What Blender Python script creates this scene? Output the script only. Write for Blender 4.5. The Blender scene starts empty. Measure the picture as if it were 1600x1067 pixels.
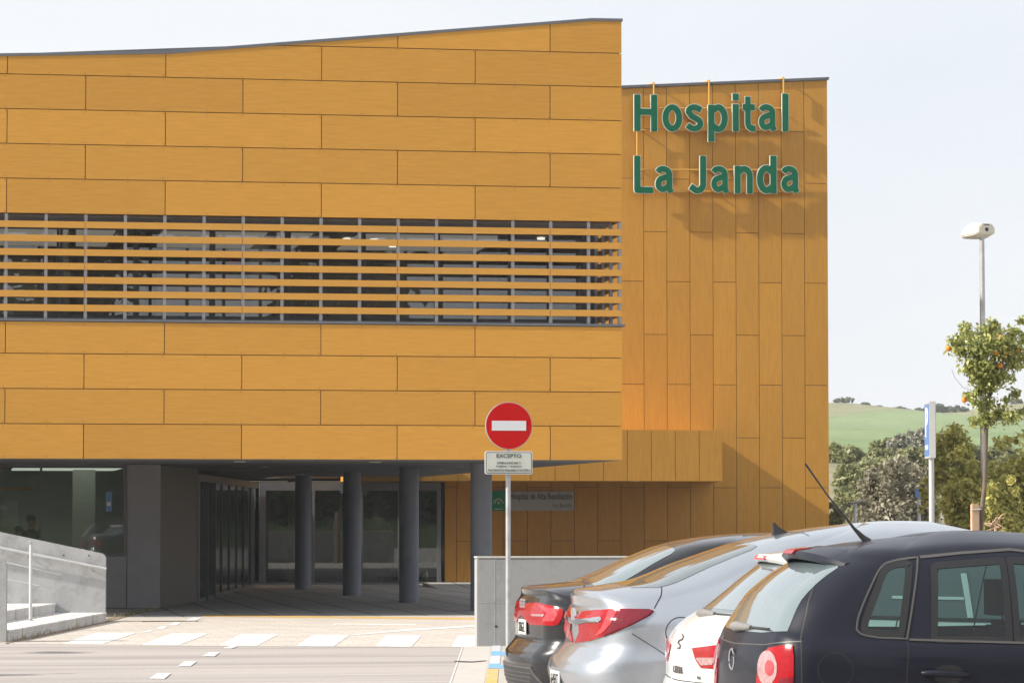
import bpy, bmesh, math, random
import numpy as np
from mathutils import Vector, Matrix
from mathutils.bvhtree import BVHTree
random.seed(7); rng = np.random.default_rng(7)
scene = bpy.context.scene
col = scene.collection

# ------------------------------------------------------------------ camera
# world axes: X runs along the hospital front, Y runs into depth, Z is up
FOC, HOR, H = 5300.0, 808.0, 1.63
AL = math.atan(.17); PITCH = math.atan((HOR-533.5)/FOC); FP = FOC*math.cos(PITCH)
RGT = Vector((math.cos(AL), -math.sin(AL), 0))
FWD = Vector((math.sin(AL)*math.cos(PITCH), math.cos(AL)*math.cos(PITCH), math.sin(PITCH)))
UP = RGT.cross(FWD)
def ray(px, py):
    return FWD + RGT*((px-800)/FP) - UP*((py-533.5)/FP)
def onv(px, py, v):                     # survey: pixel -> point on a plane parallel to the facade
    r = ray(px, py); t = v/r.y
    return Vector((r.x*t, v, H+r.z*t))
def onz(px, py, z=0.0):                 # survey: pixel -> point on a level plane
    r = ray(px, py); t = (z-H)/r.z
    return Vector((r.x*t, r.y*t, z))
cd = bpy.data.cameras.new('camera'); cam = bpy.data.objects.new('camera', cd); col.objects.link(cam)
cam.matrix_world = Matrix(((RGT.x, UP.x, -FWD.x, 0), (RGT.y, UP.y, -FWD.y, 0), (RGT.z, UP.z, -FWD.z, H), (0, 0, 0, 1)))
cd.lens = FP/1600*36; cd.sensor_width = 36; cd.clip_start = .5; cd.clip_end = 6000
scene.camera = cam

# ------------------------------------------------------------------ materials
def nt(m): return m.node_tree.nodes, m.node_tree.links
def mk(name):
    m = bpy.data.materials.new(name); m.use_nodes = True; return m
def ramp(N, stops):
    r = N.new('ShaderNodeValToRGB'); e = r.color_ramp.elements
    while len(e) < len(stops): e.new(.5)
    for k, (p, c) in enumerate(stops): e[k].position = p; e[k].color = (*c, 1)
    return r
def mixc(N, L, fac, a, b, blend='MIX'):
    x = N.new('ShaderNodeMix'); x.data_type = 'RGBA'; x.blend_type = blend
    for s, v in ((0, fac), (6, a), (7, b)):
        if hasattr(v, 'is_linked') or hasattr(v, 'links'): L.new(v, x.inputs[s])
        else: x.inputs[s].default_value = v if s == 0 else (*v, 1)
    return x.outputs[2]
def surf(name, c1, c2=None, scale=3, rough=.6, metal=0, bump=0, stretch=(1, 1, 1), coat=0, bscale=None, spec=.5,
         detail=6, island=0, stain=None, stscale=.6, coat_rough=.05):
    m = mk(name); N, L = nt(m); b = N['Principled BSDF']
    b.inputs['Roughness'].default_value = rough; b.inputs['Metallic'].default_value = metal
    b.inputs['Coat Weight'].default_value = coat; b.inputs['Coat Roughness'].default_value = coat_rough
    b.inputs['Specular IOR Level'].default_value = spec
    b.inputs['Base Color'].default_value = (*c1, 1)
    if c2 is not None:
        tc = N.new('ShaderNodeTexCoord'); mp = N.new('ShaderNodeMapping'); mp.inputs['Scale'].default_value = stretch
        L.new(tc.outputs['Object'], mp.inputs[0])
        n = N.new('ShaderNodeTexNoise'); n.inputs['Scale'].default_value = scale; n.inputs['Detail'].default_value = detail
        n.inputs['Roughness'].default_value = .65
        L.new(mp.outputs[0], n.inputs['Vector'])
        r = ramp(N, [(.3, c1), (.7, c2)]); L.new(n.outputs[0], r.inputs[0]); out = r.outputs[0]
        if stain:
            s = N.new('ShaderNodeTexNoise'); s.inputs['Scale'].default_value = stscale; s.inputs['Detail'].default_value = 8
            s.inputs['Roughness'].default_value = .7; L.new(tc.outputs['Object'], s.inputs['Vector'])
            r2 = ramp(N, [(.48, (0, 0, 0)), (.68, (1, 1, 1))]); L.new(s.outputs[0], r2.inputs[0])
            out = mixc(N, L, r2.outputs[0], out, stain)
        if island:
            g = N.new('ShaderNodeNewGeometry'); hs = N.new('ShaderNodeHueSaturation')
            mr = N.new('ShaderNodeMapRange'); mr.inputs[3].default_value = 1-island; mr.inputs[4].default_value = 1+island
            L.new(g.outputs['Random Per Island'], mr.inputs[0]); L.new(mr.outputs[0], hs.inputs['Value'])
            L.new(out, hs.inputs['Color']); out = hs.outputs[0]
        L.new(out, b.inputs['Base Color'])
        if bump:
            bp = N.new('ShaderNodeBump'); bp.inputs['Strength'].default_value = bump; bp.inputs['Distance'].default_value = .02
            n2 = N.new('ShaderNodeTexNoise'); n2.inputs['Scale'].default_value = bscale or scale*4; n2.inputs['Detail'].default_value = 8
            L.new(mp.outputs[0], n2.inputs['Vector']); L.new(n2.outputs[0], bp.inputs['Height']); L.new(bp.outputs[0], b.inputs['Normal'])
    return m
def glass(name, tint, rough=0.0, ior=1.52, gain=1.0, dirt=0.0):
    m = mk(name); N, L = nt(m); N.remove(N['Principled BSDF'])
    t = N.new('ShaderNodeBsdfTransparent'); t.inputs[0].default_value = (*tint, 1)
    g = N.new('ShaderNodeBsdfGlossy'); g.inputs['Roughness'].default_value = rough; g.inputs[0].default_value = (.95, .97, 1, 1)
    f = N.new('ShaderNodeFresnel'); f.inputs[0].default_value = ior
    mm = N.new('ShaderNodeMath'); mm.operation = 'MULTIPLY'; mm.use_clamp = True; mm.inputs[1].default_value = gain; L.new(f.outputs[0], mm.inputs[0])
    mx = N.new('ShaderNodeMixShader'); L.new(mm.outputs[0], mx.inputs[0]); L.new(t.outputs[0], mx.inputs[1]); L.new(g.outputs[0], mx.inputs[2])
    out = mx.outputs[0]
    if dirt:
        d = N.new('ShaderNodeBsdfDiffuse'); d.inputs[0].default_value = (.55, .55, .5, 1)
        m2 = N.new('ShaderNodeMixShader'); m2.inputs[0].default_value = dirt; L.new(out, m2.inputs[1]); L.new(d.outputs[0], m2.inputs[2]); out = m2.outputs[0]
    L.new(out, N['Material Output'].inputs[0]); return m
def emit(name, c, s):
    m = mk(name); b = m.node_tree.nodes['Principled BSDF']
    b.inputs['Base Color'].default_value = (*c, 1); b.inputs['Emission Color'].default_value = (*c, 1); b.inputs['Emission Strength'].default_value = s
    return m
def foliage(name, dark, light, trans=.35, rough=.5):
    m = mk(name); N, L = nt(m); b = N['Principled BSDF']; b.inputs['Roughness'].default_value = rough
    g = N.new('ShaderNodeNewGeometry'); mid = tuple((a+c)/2 for a, c in zip(dark, light))
    r = ramp(N, [(0, dark), (.55, mid), (1, light)]); L.new(g.outputs['Random Per Island'], r.inputs[0])
    L.new(r.outputs[0], b.inputs['Base Color'])
    t = N.new('ShaderNodeBsdfTranslucent'); L.new(r.outputs[0], t.inputs[0])
    mx = N.new('ShaderNodeMixShader'); mx.inputs[0].default_value = trans
    L.new(b.outputs[0], mx.inputs[1]); L.new(t.outputs[0], mx.inputs[2]); L.new(mx.outputs[0], N['Material Output'].inputs[0]); return m

OR1, OR2 = (.47, .226, .030), (.565, .280, .041)
M = dict(
 clad=surf('facade_panel', OR1, OR2, 3.0, .5, stretch=(.8, 3, 9), island=.075, detail=8, spec=.35),
 cladv=surf('wing_panel', OR1, OR2, 3.0, .5, stretch=(9, 3, .8), island=.055, detail=8, spec=.35),
 clad_back=surf('cladding_joint', (.19, .095, .025)),
 slat=surf('slat_panel', (.485, .237, .031), (.565, .280, .041), 3, .5, stretch=(1, 3, 14), detail=6),
 zinc=surf('grey_metal', (.115, .12, .135), (.15, .155, .17), 2, .45, metal=.2),
 post=surf('louvre_post_grey', (.27, .275, .30), (.32, .325, .35), 2, .5),
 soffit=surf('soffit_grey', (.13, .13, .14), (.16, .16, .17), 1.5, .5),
 greywall=surf('grey_cladding', (.25, .245, .265), (.285, .28, .30), 1.2, .55, stretch=(1, 1, .4), bump=.02, stain=(.235, .225, .235), stscale=.9),
 darkwall=surf('shade_and_step_grey', (.075, .075, .075), (.095, .095, .095), 1.5, .45, stretch=(1, 1, .3)),  # grey cladding with the passage side's shade in its colour; also porch step
 column=surf('column_paint', (.165, .18, .225), (.20, .215, .26), 2, .5, bump=.04, stain=(.14, .15, .18), stscale=2),
 frame=surf('window_frame', (.075, .075, .08), (.095, .095, .10), 4, .4, metal=.3),
 gframe=surf('entrance_frame', (.14, .145, .16), (.17, .175, .19), 4, .4, metal=.3),
 glassup=glass('upper_glass', (.62, .64, .64), gain=2.4),
 glassdn=glass('ground_glass', (.76, .79, .76), gain=.9),
 panel_glow=emit('added_ceiling_glow', (1, .9, .78), .22),
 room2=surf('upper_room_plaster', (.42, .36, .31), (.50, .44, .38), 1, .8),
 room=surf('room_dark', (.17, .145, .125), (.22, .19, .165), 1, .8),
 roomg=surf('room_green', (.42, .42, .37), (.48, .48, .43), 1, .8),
 roomfloor=surf('room_floor', (.13, .10, .08), (.16, .13, .10), 2, .4),
 lamp=emit('ceiling_lamp_glow', (1, .95, .8), 1.6), room_glow=emit('added_room_glow', (.92, 1, .9), .38),
 dl=surf('downlight_lens', (.5, .5, .48)),
 exitg=surf('exit_green', (.01, .22, .08)), exitr=surf('notice_red', (.4, .02, .02)),
 white=surf('white_paint', (.78, .78, .76)),
 black=surf('black_ink', (.015, .015, .018)),
 green=surf('letter_green', (.002, .115, .058), (.003, .132, .068), 3, .6, spec=.2),
 letterb=surf('letter_border', (.66, .68, .60)),
 bracket=surf('bracket_yellow', (.55, .30, .05), (.62, .34, .06), 3, .5),
 concrete=surf('concrete', (.29, .29, .29), (.365, .365, .36), 2.2, .85, bump=.12, stain=(.235, .235, .235), stscale=2.2, bscale=30),
 concrete_l=surf('painted_concrete', (.36, .36, .36), (.45, .45, .445), 2.0, .8, bump=.12, stain=(.27, .265, .26), stscale=2.4, bscale=25),
 ctop=surf('lit_top_pale_edge', (.50, .48, .44), (.60, .58, .54), 6, .9, bump=.1),  # wall top's sunlight put into a paler concrete colour; also gutter edge
 steel=surf('galvanised_steel', (.42, .43, .44), (.52, .53, .54), 14, .42, metal=.55, stain=(.36, .36, .36), stscale=5),
 rail=surf('painted_rail', (.50, .50, .50), (.56, .56, .56), 6, .4, metal=.2),
 red=surf('sign_red', (.46, .003, .003), (.50, .004, .004), 4, .6, spec=.15),
 signw=surf('sign_white', (.62, .64, .66), (.67, .68, .70), 6, .4),
 signg=surf('sign_grey_white', (.50, .52, .46), (.55, .57, .51), 8, .45),
 blue=surf('sign_blue', (.09, .20, .42), (.11, .22, .46), 4, .4),
 signedge=surf('sign_edge_grey', (.40, .41, .42)),
 plaqueg=surf('plaque_grey', (.42, .43, .42)), plaqueb=surf('plaque_green', (.01, .26, .12)),
 tyre=surf('tyre_rubber', (.02, .02, .02), rough=.8), rim=surf('alloy_rim', (.5, .5, .52), metal=.8, rough=.35),
 chrome=surf('chrome', (.75, .76, .78), metal=1, rough=.12), plastic=surf('black_plastic', (.02, .02, .022), (.03, .03, .032), 30, .5),
 wiper=surf('dusty_wiper', (.16, .155, .15), (.22, .21, .20), 20, .6),
 seal=surf('rubber_seal', (.012, .012, .014), rough=.6), trim=surf('grey_trim', (.085, .08, .075), rough=.45, metal=.2),
 seat=surf('seat_fabric', (.03, .032, .034), (.045, .047, .05), 20, .9),
 plate=surf('plate_white', (.72, .72, .68)),
 carglass=glass('tinted_car_glass', (.46, .62, .60), gain=.8, dirt=.02),
 bark=surf('bark', (.10, .075, .055), (.19, .15, .115), 9, .9, bump=.5, stretch=(1, 1, .3)),
 orange=surf('orange_peel', (.62, .20, .01), (.70, .26, .02), 60, .45, bump=.1),
 stake=surf('wood_stake', (.45, .30, .19), (.55, .40, .27), 5, .9, stretch=(1, 1, .15)),
 lampbody=surf('lamp_cream', (.58, .55, .47), (.64, .61, .53), 4, .45),
 skin=surf('skin', (.35, .2, .14)), hair=surf('hair', (.02, .015, .01)), cloth=surf('dark_clothes', (.03, .03, .035), (.05, .05, .055), 10, .9),
)
M['tglass'] = surf('dark_tinted_glass', (.10, .125, .13), rough=.03, spec=.9, coat=.5)
M['rglass'] = surf('rear_window_glass', (.13, .17, .18), (.16, .20, .21), 3, .06, spec=1.0, coat=1.0)
def paint(name, c, metal, rough, c2=None, coat=1.0, spec=.5):
    return surf(name, c, c2 or c, 2.5, rough, metal=metal, coat=coat, coat_rough=.05, spec=spec)
M['p_near'] = paint('navy_black_paint', (.008, .009, .017), .0, .4, (.011, .012, .021), .2, .2)
M['canopy_bounce'] = surf('canopy_roof', (.72, .40, .12), (.78, .45, .15), 3, .6)  # unseen roof, colour lifted to bounce more orange onto the wing
M['p_audi'] = paint('black_paint', (.008, .008, .010), .0, .3, (.012, .012, .014), .7, .3)
M['p_silver'] = paint('silver_paint', (.42, .45, .49), .75, .33, (.44, .47, .51))
M['p_white'] = paint('white_car_paint', (.74, .73, .70), 0, .35, (.76, .75, .72))
M['lampred'] = surf('lamp_red', (.24, .001, .005), (.36, .003, .008), 18, .2, coat=.3, spec=.25, stretch=(1, 1, 3))
M['lampdark'] = surf('lamp_dark_red', (.12, .002, .010), (.18, .004, .014), 10, .15, coat=.5)
M['lamppink'] = surf('lamp_pink', (.42, .03, .04), (.50, .08, .09), 30, .2, coat=.25, spec=.3)
M['lampclear'] = surf('lamp_clear', (.32, .15, .155), (.52, .36, .36), 45, .2, coat=.4, metal=.2)
# ground materials
def tilemat(name, c1, c2, joint, w, h, rot=0, mortar=.008, bumpy=.1, stain=None, off=.5):
    m = mk(name); N, L = nt(m); b = N['Principled BSDF']; b.inputs['Roughness'].default_value = .85
    tc = N.new('ShaderNodeTexCoord'); mp = N.new('ShaderNodeMapping'); mp.inputs['Rotation'].default_value = (0, 0, rot)
    L.new(tc.outputs['Object'], mp.inputs[0])
    br = N.new('ShaderNodeTexBrick'); br.inputs['Scale'].default_value = 1; br.inputs['Brick Width'].default_value = w
    br.inputs['Row Height'].default_value = h; br.inputs['Mortar Size'].default_value = mortar; br.offset = off
    br.inputs['Color1'].default_value = (*c1, 1); br.inputs['Color2'].default_value = (*c2, 1); br.inputs['Mortar'].default_value = (*joint, 1)
    L.new(mp.outputs[0], br.inputs[0])
    n = N.new('ShaderNodeTexNoise'); n.inputs['Scale'].default_value = 1.4; n.inputs['Detail'].default_value = 9; L.new(tc.outputs['Object'], n.inputs['Vector'])
    r = ramp(N, [(.3, (.82, .82, .82)), (.75, (1, 1, 1))]); L.new(n.outputs[0], r.inputs[0])
    o = mixc(N, L, 1.0, br.outputs[0], r.outputs[0], 'MULTIPLY')
    L.new(o, b.inputs['Base Color'])
    n3 = N.new('ShaderNodeTexNoise'); n3.inputs['Scale'].default_value = 60; bp = N.new('ShaderNodeBump'); bp.inputs['Strength'].default_value = bumpy
    bp.inputs['Distance'].default_value = .01; L.new(n3.outputs[0], bp.inputs['Height']); L.new(bp.outputs[0], b.inputs['Normal'])
    return m
M['paving'] = tilemat('pale_paving', (.56, .51, .455), (.515, .47, .42), (.43, .38, .325), .40, .40, mortar=.010)
M['floor'] = tilemat('porch_paving', (.36, .355, .34), (.42, .41, .395), (.13, .125, .12), .80, 1.20, mortar=.024, off=0)
M['marking'] = surf('road_paint', (.80, .80, .78), (.68, .67, .64), 6, .7, stain=(.62, .59, .55), stscale=4)
M['marking_y'] = surf('yellow_paint', (.62, .36, .05), (.55, .36, .12), 5, .7, stain=(.48, .42, .32), stscale=3)
M['marking_b'] = surf('blue_paint', (.12, .32, .66), (.2, .4, .68), 5, .7)
M['marking_g'] = surf('grey_tile', (.42, .43, .45), (.50, .51, .52), 8, .8)
M['tile_w'] = tilemat('beige_tile', (.50, .46, .39), (.47, .43, .37), (.36, .32, .27), .2, .2, mortar=.008)
M['gutter'] = surf('gutter_concrete', (.42, .39, .355), (.49, .455, .415), 4, .85, bump=.08)
M['dirt'] = surf('bare_dirt', (.20, .14, .09), (.32, .25, .18), 4, .95, bump=.4)
M['tile_step'] = tilemat('step_tile', (.70, .69, .67), (.66, .65, .63), (.40, .38, .35), .60, .60, mortar=.008, bumpy=.03)
def asphalt():
    m = mk('asphalt'); N, L = nt(m); b = N['Principled BSDF']; b.inputs['Roughness'].default_value = .85
    tc = N.new('ShaderNodeTexCoord')
    def noise(s, d, st=(1, 1, 1)):
        mp = N.new('ShaderNodeMapping'); mp.inputs['Scale'].default_value = st; mp.inputs['Rotation'].default_value = (0, 0, .17); L.new(tc.outputs['Object'], mp.inputs[0])
        n = N.new('ShaderNodeTexNoise'); n.inputs['Scale'].default_value = s; n.inputs['Detail'].default_value = d; n.inputs['Roughness'].default_value = .7
        L.new(mp.outputs[0], n.inputs['Vector']); return n.outputs[0]
    r = ramp(N, [(.3, (.36, .325, .30)), (.7, (.46, .415, .39))]); L.new(noise(26, 6), r.inputs[0])
    r2 = ramp(N, [(.35, (.78, .78, .78)), (.6, (1, 1, 1))]); L.new(noise(1.0, 8, (.12, 1.6, 1)), r2.inputs[0])
    o = mixc(N, L, 1.0, r.outputs[0], r2.outputs[0], 'MULTIPLY')
    r3 = ramp(N, [(.42, (.55, .55, .57)), (.5, (1, 1, 1))]); L.new(noise(.7, 3, (.05, 1, 1)), r3.inputs[0])
    o = mixc(N, L, .5, o, mixc(N, L, 1.0, o, r3.outputs[0], 'MULTIPLY'))
    L.new(o, b.inputs['Base Color'])
    bp = N.new('ShaderNodeBump'); bp.inputs['Strength'].default_value = .3; bp.inputs['Distance'].default_value = .01
    L.new(noise(150, 3), bp.inputs['Height']); L.new(bp.outputs[0], b.inputs['Normal']); return m
M['asphalt'] = asphalt()
def groundmat():
    m = mk('open_ground'); N, L = nt(m); b = N['Principled BSDF']; b.inputs['Roughness'].default_value = 1; b.inputs['Specular IOR Level'].default_value = .1
    tc = N.new('ShaderNodeTexCoord'); sx = N.new('ShaderNodeSeparateXYZ'); L.new(tc.outputs['Object'], sx.inputs[0])
    def noise(s, d=6, st=(1, 1, 1)):
        mp = N.new('ShaderNodeMapping'); mp.inputs['Scale'].default_value = st; L.new(tc.outputs['Object'], mp.inputs[0])
        n = N.new('ShaderNodeTexNoise'); n.inputs['Scale'].default_value = s; n.inputs['Detail'].default_value = d; n.inputs['Roughness'].default_value = .65; L.new(mp.outputs[0], n.inputs['Vector']); return n.outputs[0]
    green = ramp(N, [(.3, (.17, .235, .12)), (.55, (.21, .27, .145)), (.75, (.25, .29, .17))]); L.new(noise(.05, 9, (1, .5, 1)), green.inputs[0])  # field green paled, distance haze put into the colour
    fine = ramp(N, [(.3, (.72, .75, .7)), (.7, (1.1, 1.08, 1.0))]); L.new(noise(.7, 8), fine.inputs[0])
    g2 = mixc(N, L, 1.0, green.outputs[0], fine.outputs[0], 'MULTIPLY')
    dry = ramp(N, [(.3, (.19, .175, .115)), (.5, (.26, .235, .165)), (.7, (.34, .30, .22))]); L.new(noise(.12, 9), dry.inputs[0])
    d2 = mixc(N, L, 1.0, dry.outputs[0], fine.outputs[0], 'MULTIPLY')
    # far edge of the field wobbles, rough pasture above it
    mul = N.new('ShaderNodeMath'); mul.operation = 'MULTIPLY_ADD'; mul.inputs[1].default_value = 90
    L.new(noise(.012, 4), mul.inputs[0]); L.new(sx.outputs[1], mul.inputs[2])
    def band(a, c):
        mr = N.new('ShaderNodeMapRange'); mr.inputs[1].default_value = a; mr.inputs[2].default_value = c; L.new(mul.outputs[0], mr.inputs[0]); return mr.outputs[0]
    o = mixc(N, L, band(195, 215), d2, g2)
    o = mixc(N, L, band(525, 540), o, mixc(N, L, .25, d2, g2))
    mr = N.new('ShaderNodeMapRange'); mr.inputs[1].default_value = -14; mr.inputs[2].default_value = -18; L.new(sx.outputs[1], mr.inputs[0])
    o = mixc(N, L, mr.outputs[0], o, mixc(N, L, 1.0, g2, (.35, .38, .3), 'MULTIPLY'))
    L.new(o, b.inputs['Base Color']); return m
M['ground'] = groundmat()
M['citrus'] = foliage('citrus_leaf', (.22, .24, .05), (.80, .73, .25), .55, .4)
M['orangeleaf'] = foliage('orange_tree_leaf', (.15, .19, .04), (.60, .60, .20), .5, .35)
M['olive'] = foliage('olive_leaf', (.18, .165, .11), (.46, .43, .31), .4)
M['scrub'] = foliage('scrub_leaf', (.15, .17, .065), (.40, .40, .19), .45)
M['scrubgrey'] = foliage('grey_scrub_leaf', (.18, .18, .13), (.38, .36, .29), .35)
M['fartree'] = foliage('far_tree_leaf', (.13, .15, .11), (.25, .27, .20), .3)
M['behind'] = foliage('plane_leaf', (.02, .04, .01), (.10, .12, .03), .3)
M['straw'] = foliage('dry_grass', (.24, .18, .09), (.48, .39, .24), .3)

# ------------------------------------------------------------------ object helpers
ORG = {}
def tag(o, label=None, cat=None, group=None, kind=None):
    if label: o['label'] = label
    if cat: o['category'] = cat
    if group: o['group'] = group
    if kind: o['kind'] = kind
    return o
def thing(name, label, cat, loc=(0, 0, 0), group=None):
    o = bpy.data.objects.new(name, None); col.objects.link(o); o.location = loc; o.empty_display_size = .2
    ORG[o] = Vector(loc); return tag(o, label, cat, group)
class MB:
    def __init__(s): s.v = []; s.f = []
    def add(s, v, f):
        n = len(s.v); s.v += [tuple(p) for p in v]; s.f += [tuple(i+n for i in q) for q in f]; return s
    def box(s, x0, x1, y0, y1, z0, z1):
        return s.add([(x0, y0, z0), (x1, y0, z0), (x1, y1, z0), (x0, y1, z0), (x0, y0, z1), (x1, y0, z1), (x1, y1, z1), (x0, y1, z1)],
                     [(0, 3, 2, 1), (4, 5, 6, 7), (0, 1, 5, 4), (1, 2, 6, 5), (2, 3, 7, 6), (3, 0, 4, 7)])
    def prism(s, pts, vec):                       # polygon pushed along vec
        n = len(pts); a = [Vector(p) for p in pts]; b = [p+Vector(vec) for p in a]
        return s.add(a+b, [tuple(range(n))[::-1], tuple(range(n, 2*n))]+[(i, (i+1) % n, n+(i+1) % n, n+i) for i in range(n)])
    def tube(s, pts, r, n=10, cap=True):
        pts = [Vector(p) for p in pts]; R = r if isinstance(r, (list, tuple)) else [r]*len(pts)
        rows = []; d0 = None
        for i, p in enumerate(pts):
            d = (pts[min(i+1, len(pts)-1)]-pts[max(i-1, 0)]).normalized()
            a = d.cross(Vector((0, 0, 1))) if abs(d.z) < .95 else d.cross(Vector((0, 1, 0)))
            a.normalize(); b = d.cross(a).normalized()
            rows.append([p+(a*math.cos(2*math.pi*k/n)+b*math.sin(2*math.pi*k/n))*R[i] for k in range(n)])
        V = [q for r_ in rows for q in r_]; F = []
        for i in range(len(pts)-1):
            for k in range(n):
                F.append((i*n+k, i*n+(k+1) % n, (i+1)*n+(k+1) % n, (i+1)*n+k))
        if cap: F.append(tuple(range(n))); F.append(tuple(range((len(pts)-1)*n, len(pts)*n))[::-1])
        return s.add(V, F)
    def disc(s, c, nrm, r, t, n=32):              # thick disc
        nrm = Vector(nrm).normalized(); c = Vector(c)
        return s.tube([c-nrm*t/2, c+nrm*t/2], r, n)
    def ball(s, c, r, sx=1, sy=1, sz=1, n=12):
        V = []; F = []
        for i in range(n//2+1):
            th = math.pi*i/(n//2)
            for k in range(n):
                ph = 2*math.pi*k/n; V.append((c[0]+r*sx*math.sin(th)*math.cos(ph), c[1]+r*sy*math.sin(th)*math.sin(ph), c[2]+r*sz*math.cos(th)))
        for i in range(n//2):
            for k in range(n): F.append((i*n+k, (i+1)*n+k, (i+1)*n+(k+1) % n, i*n+(k+1) % n))
        return s.add(V, F)
    def build(s, name, mat, parent=None, smooth=False, bevel=0):
        me = bpy.data.meshes.new(name); o = bpy.data.objects.new(name, me); col.objects.link(o)
        off = Vector((0, 0, 0))
        if parent is not None: o.parent = parent; off = ORG.get(parent, Vector((0, 0, 0)))
        ORG[o] = off
        me.from_pydata([(a[0]-off.x, a[1]-off.y, a[2]-off.z) for a in s.v], [], s.f)
        bm = bmesh.new(); bm.from_mesh(me); bmesh.ops.remove_doubles(bm, verts=bm.verts, dist=1e-5) if smooth else None
        bmesh.ops.recalc_face_normals(bm, faces=bm.faces)
        if bevel: bmesh.ops.bevel(bm, geom=[e for e in bm.edges if e.calc_face_angle(0) > .7], offset=bevel, segments=2, affect='EDGES', clamp_overlap=True)
        bm.to_mesh(me); bm.free()
        me.materials.append(M[mat] if isinstance(mat, str) else mat)
        if smooth:
            for p in me.polygons: p.use_smooth = True
            if smooth == 'auto': me.set_sharp_from_angle(angle=math.radians(40))
        return o
def single(name, mb, mat, label=None, cat=None, group=None, kind=None, **k):
    return tag(mb.build(name, mat, **k), label, cat, group, kind)
def copy_tree(o, parent=None):
    c = o.copy(); col.objects.link(c); c.parent = parent
    for ch in o.children: copy_tree(ch, c)
    return c
def text_mesh(txt, size=1, ext=.01, offset=0.0):
    cu = bpy.data.curves.new('lettering', 'FONT'); cu.body = txt; cu.size = size; cu.extrude = ext; cu.offset = offset; cu.resolution_u = 4
    o = bpy.data.objects.new('lettering', cu); col.objects.link(o)
    dg = bpy.context.evaluated_depsgraph_get(); me = bpy.data.meshes.new_from_object(o.evaluated_get(dg))
    bpy.data.objects.remove(o); bpy.data.curves.remove(cu)
    V = [v.co.copy() for v in me.vertices]; F = [tuple(p.vertices) for p in me.polygons]; bpy.data.meshes.remove(me)
    return V, F
def fit_text(mb, txt, org, ax, ay, x0, x1, y0, y1, ext=.01, offset=0.0):
    """lettering scaled into the box x0..x1, y0..y1 of the plane org + ax*x + ay*y"""
    V, F = text_mesh(txt, 1, 1, offset); ax = Vector(ax); ay = Vector(ay); n = ax.cross(ay)
    a0 = min(v.x for v in V); a1 = max(v.x for v in V); b0 = min(v.y for v in V); b1 = max(v.y for v in V)
    out = [Vector(org)+ax*(x0+(v.x-a0)/(a1-a0)*(x1-x0))+ay*(y0+(v.y-b0)/(b1-b0)*(y1-y0))+n*(v.z*ext) for v in V]
    return mb.add(out, F)

# ================================================================== THE HOSPITAL
FV = 55.0                       # front face of the raised block
U0, UE = 1.086, 11.2            # a vertical joint, right-hand corner
PW = 2.549                      # panel width
hosp = thing('hospital_building', 'ochre panelled hospital block raised on grey round columns with a slatted window band', 'hospital', (UE, FV, 0))
JA = [U0+PW*k for k in range(-4, 5)]; JB = [2.344+PW*k for k in range(-4, 5)]
def roof_z(u):
    P = [(-8, 8.74), (.964, 9.088), (3.695, 9.192), (10.7, 9.901), (30, 9.93)]
    for (a, b), (c, d) in zip(P, P[1:]):
        if u <= c: return b+(d-b)*(u-a)/(c-a)
    return P[-1][1]
GAP = .0068
def panel_row(mb, z0, z1, joints, clip=False, v=FV, x0=-7.0, x1=UE):
    xs = [x0]+[j for j in joints if x0+.1 < j < x1-.1]+[x1]
    for a, b in zip(xs, xs[1:]):
        a2, b2 = a+GAP, b-(GAP if b < x1 else 0)
        if not clip:
            mb.box(a2, b2, v, v+.022, z0+GAP, z1-GAP); continue
        ks = [a2]+[k for k in (.964, 3.695, 10.7) if a2 < k < b2]+[b2]
        top = [(k, min(z1-GAP, roof_z(k)-.01)) for k in ks]
        # add the point where the roof line leaves the top of the row
        pts = [(a2, z0+GAP), (b2, z0+GAP)]+[(k, t) for k, t in reversed(top)]
        if max(t for k, t in top) <= z0+GAP+.01: continue
        dense = []
        n = 24
        for i in range(n+1):
            k = a2+(b2-a2)*i/n; dense.append((k, max(z0+GAP, min(z1-GAP, roof_z(k)-.01))))
        dense = [d for d in dense if d[1] > z0+GAP+.002] or dense
        pts = [(dense[0][0], z0+GAP), (dense[-1][0], z0+GAP)]+list(reversed(dense))
        mb.prism([(x, v, z) for x, z in pts], (0, .022, 0))
mb = MB()
for k, (z0, z1) in enumerate(((2.565, 3.13), (3.13, 3.695), (3.695, 4.26), (4.26, 4.778))):
    panel_row(mb, z0, z1, (JB, JA, JB, JA)[k])
mb.build('lower_cladding', 'clad', hosp)
mb = MB()
zz = [6.52, 7.083, 7.645, 8.208, 8.77, 9.335, 9.93]
for k in range(6):
    panel_row(mb, zz[k], zz[k+1], (JA, JB, JA, JB, JA, JB)[k], clip=(k >= 3))
mb.build('upper_cladding', 'clad', hosp)
fx = MB()
for z0, z1 in ((2.565, 3.13), (3.13, 3.695), (3.695, 4.26), (4.26, 4.778), *zip(zz[:5], zz[1:6])):
    for k in range(-3, 17):
        for z_ in (z0+.035, z1-.035):
            u_ = U0+.637*k+(.03 if k % 2 else -.03)
            if -.3 < u_ < 11.1 and z_ < roof_z(u_)-.08: fx.add([(u_-.007, FV-.0015, z_-.007), (u_+.007, FV-.0015, z_-.007), (u_+.007, FV-.0015, z_+.007), (u_-.007, FV-.0015, z_+.007)], [(0, 1, 2, 3)])
tag(fx.build('panel_fixings', 'clad_back', hosp), kind='stuff')
# structure behind the panels
mb = MB(); mb.box(-7, UE-.03, FV+.024, FV+.30, 2.60, 4.77)
us = [-7, .964, 3.695, 10.7, UE-.03]
mb.prism([(-7, FV+.024, 6.53), (UE-.03, FV+.024, 6.53)]+[(u, FV+.024, roof_z(u)-.03) for u in reversed(us)], (0, .28, 0))
mb.build('cladding_backing', 'clad_back', hosp)
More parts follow.
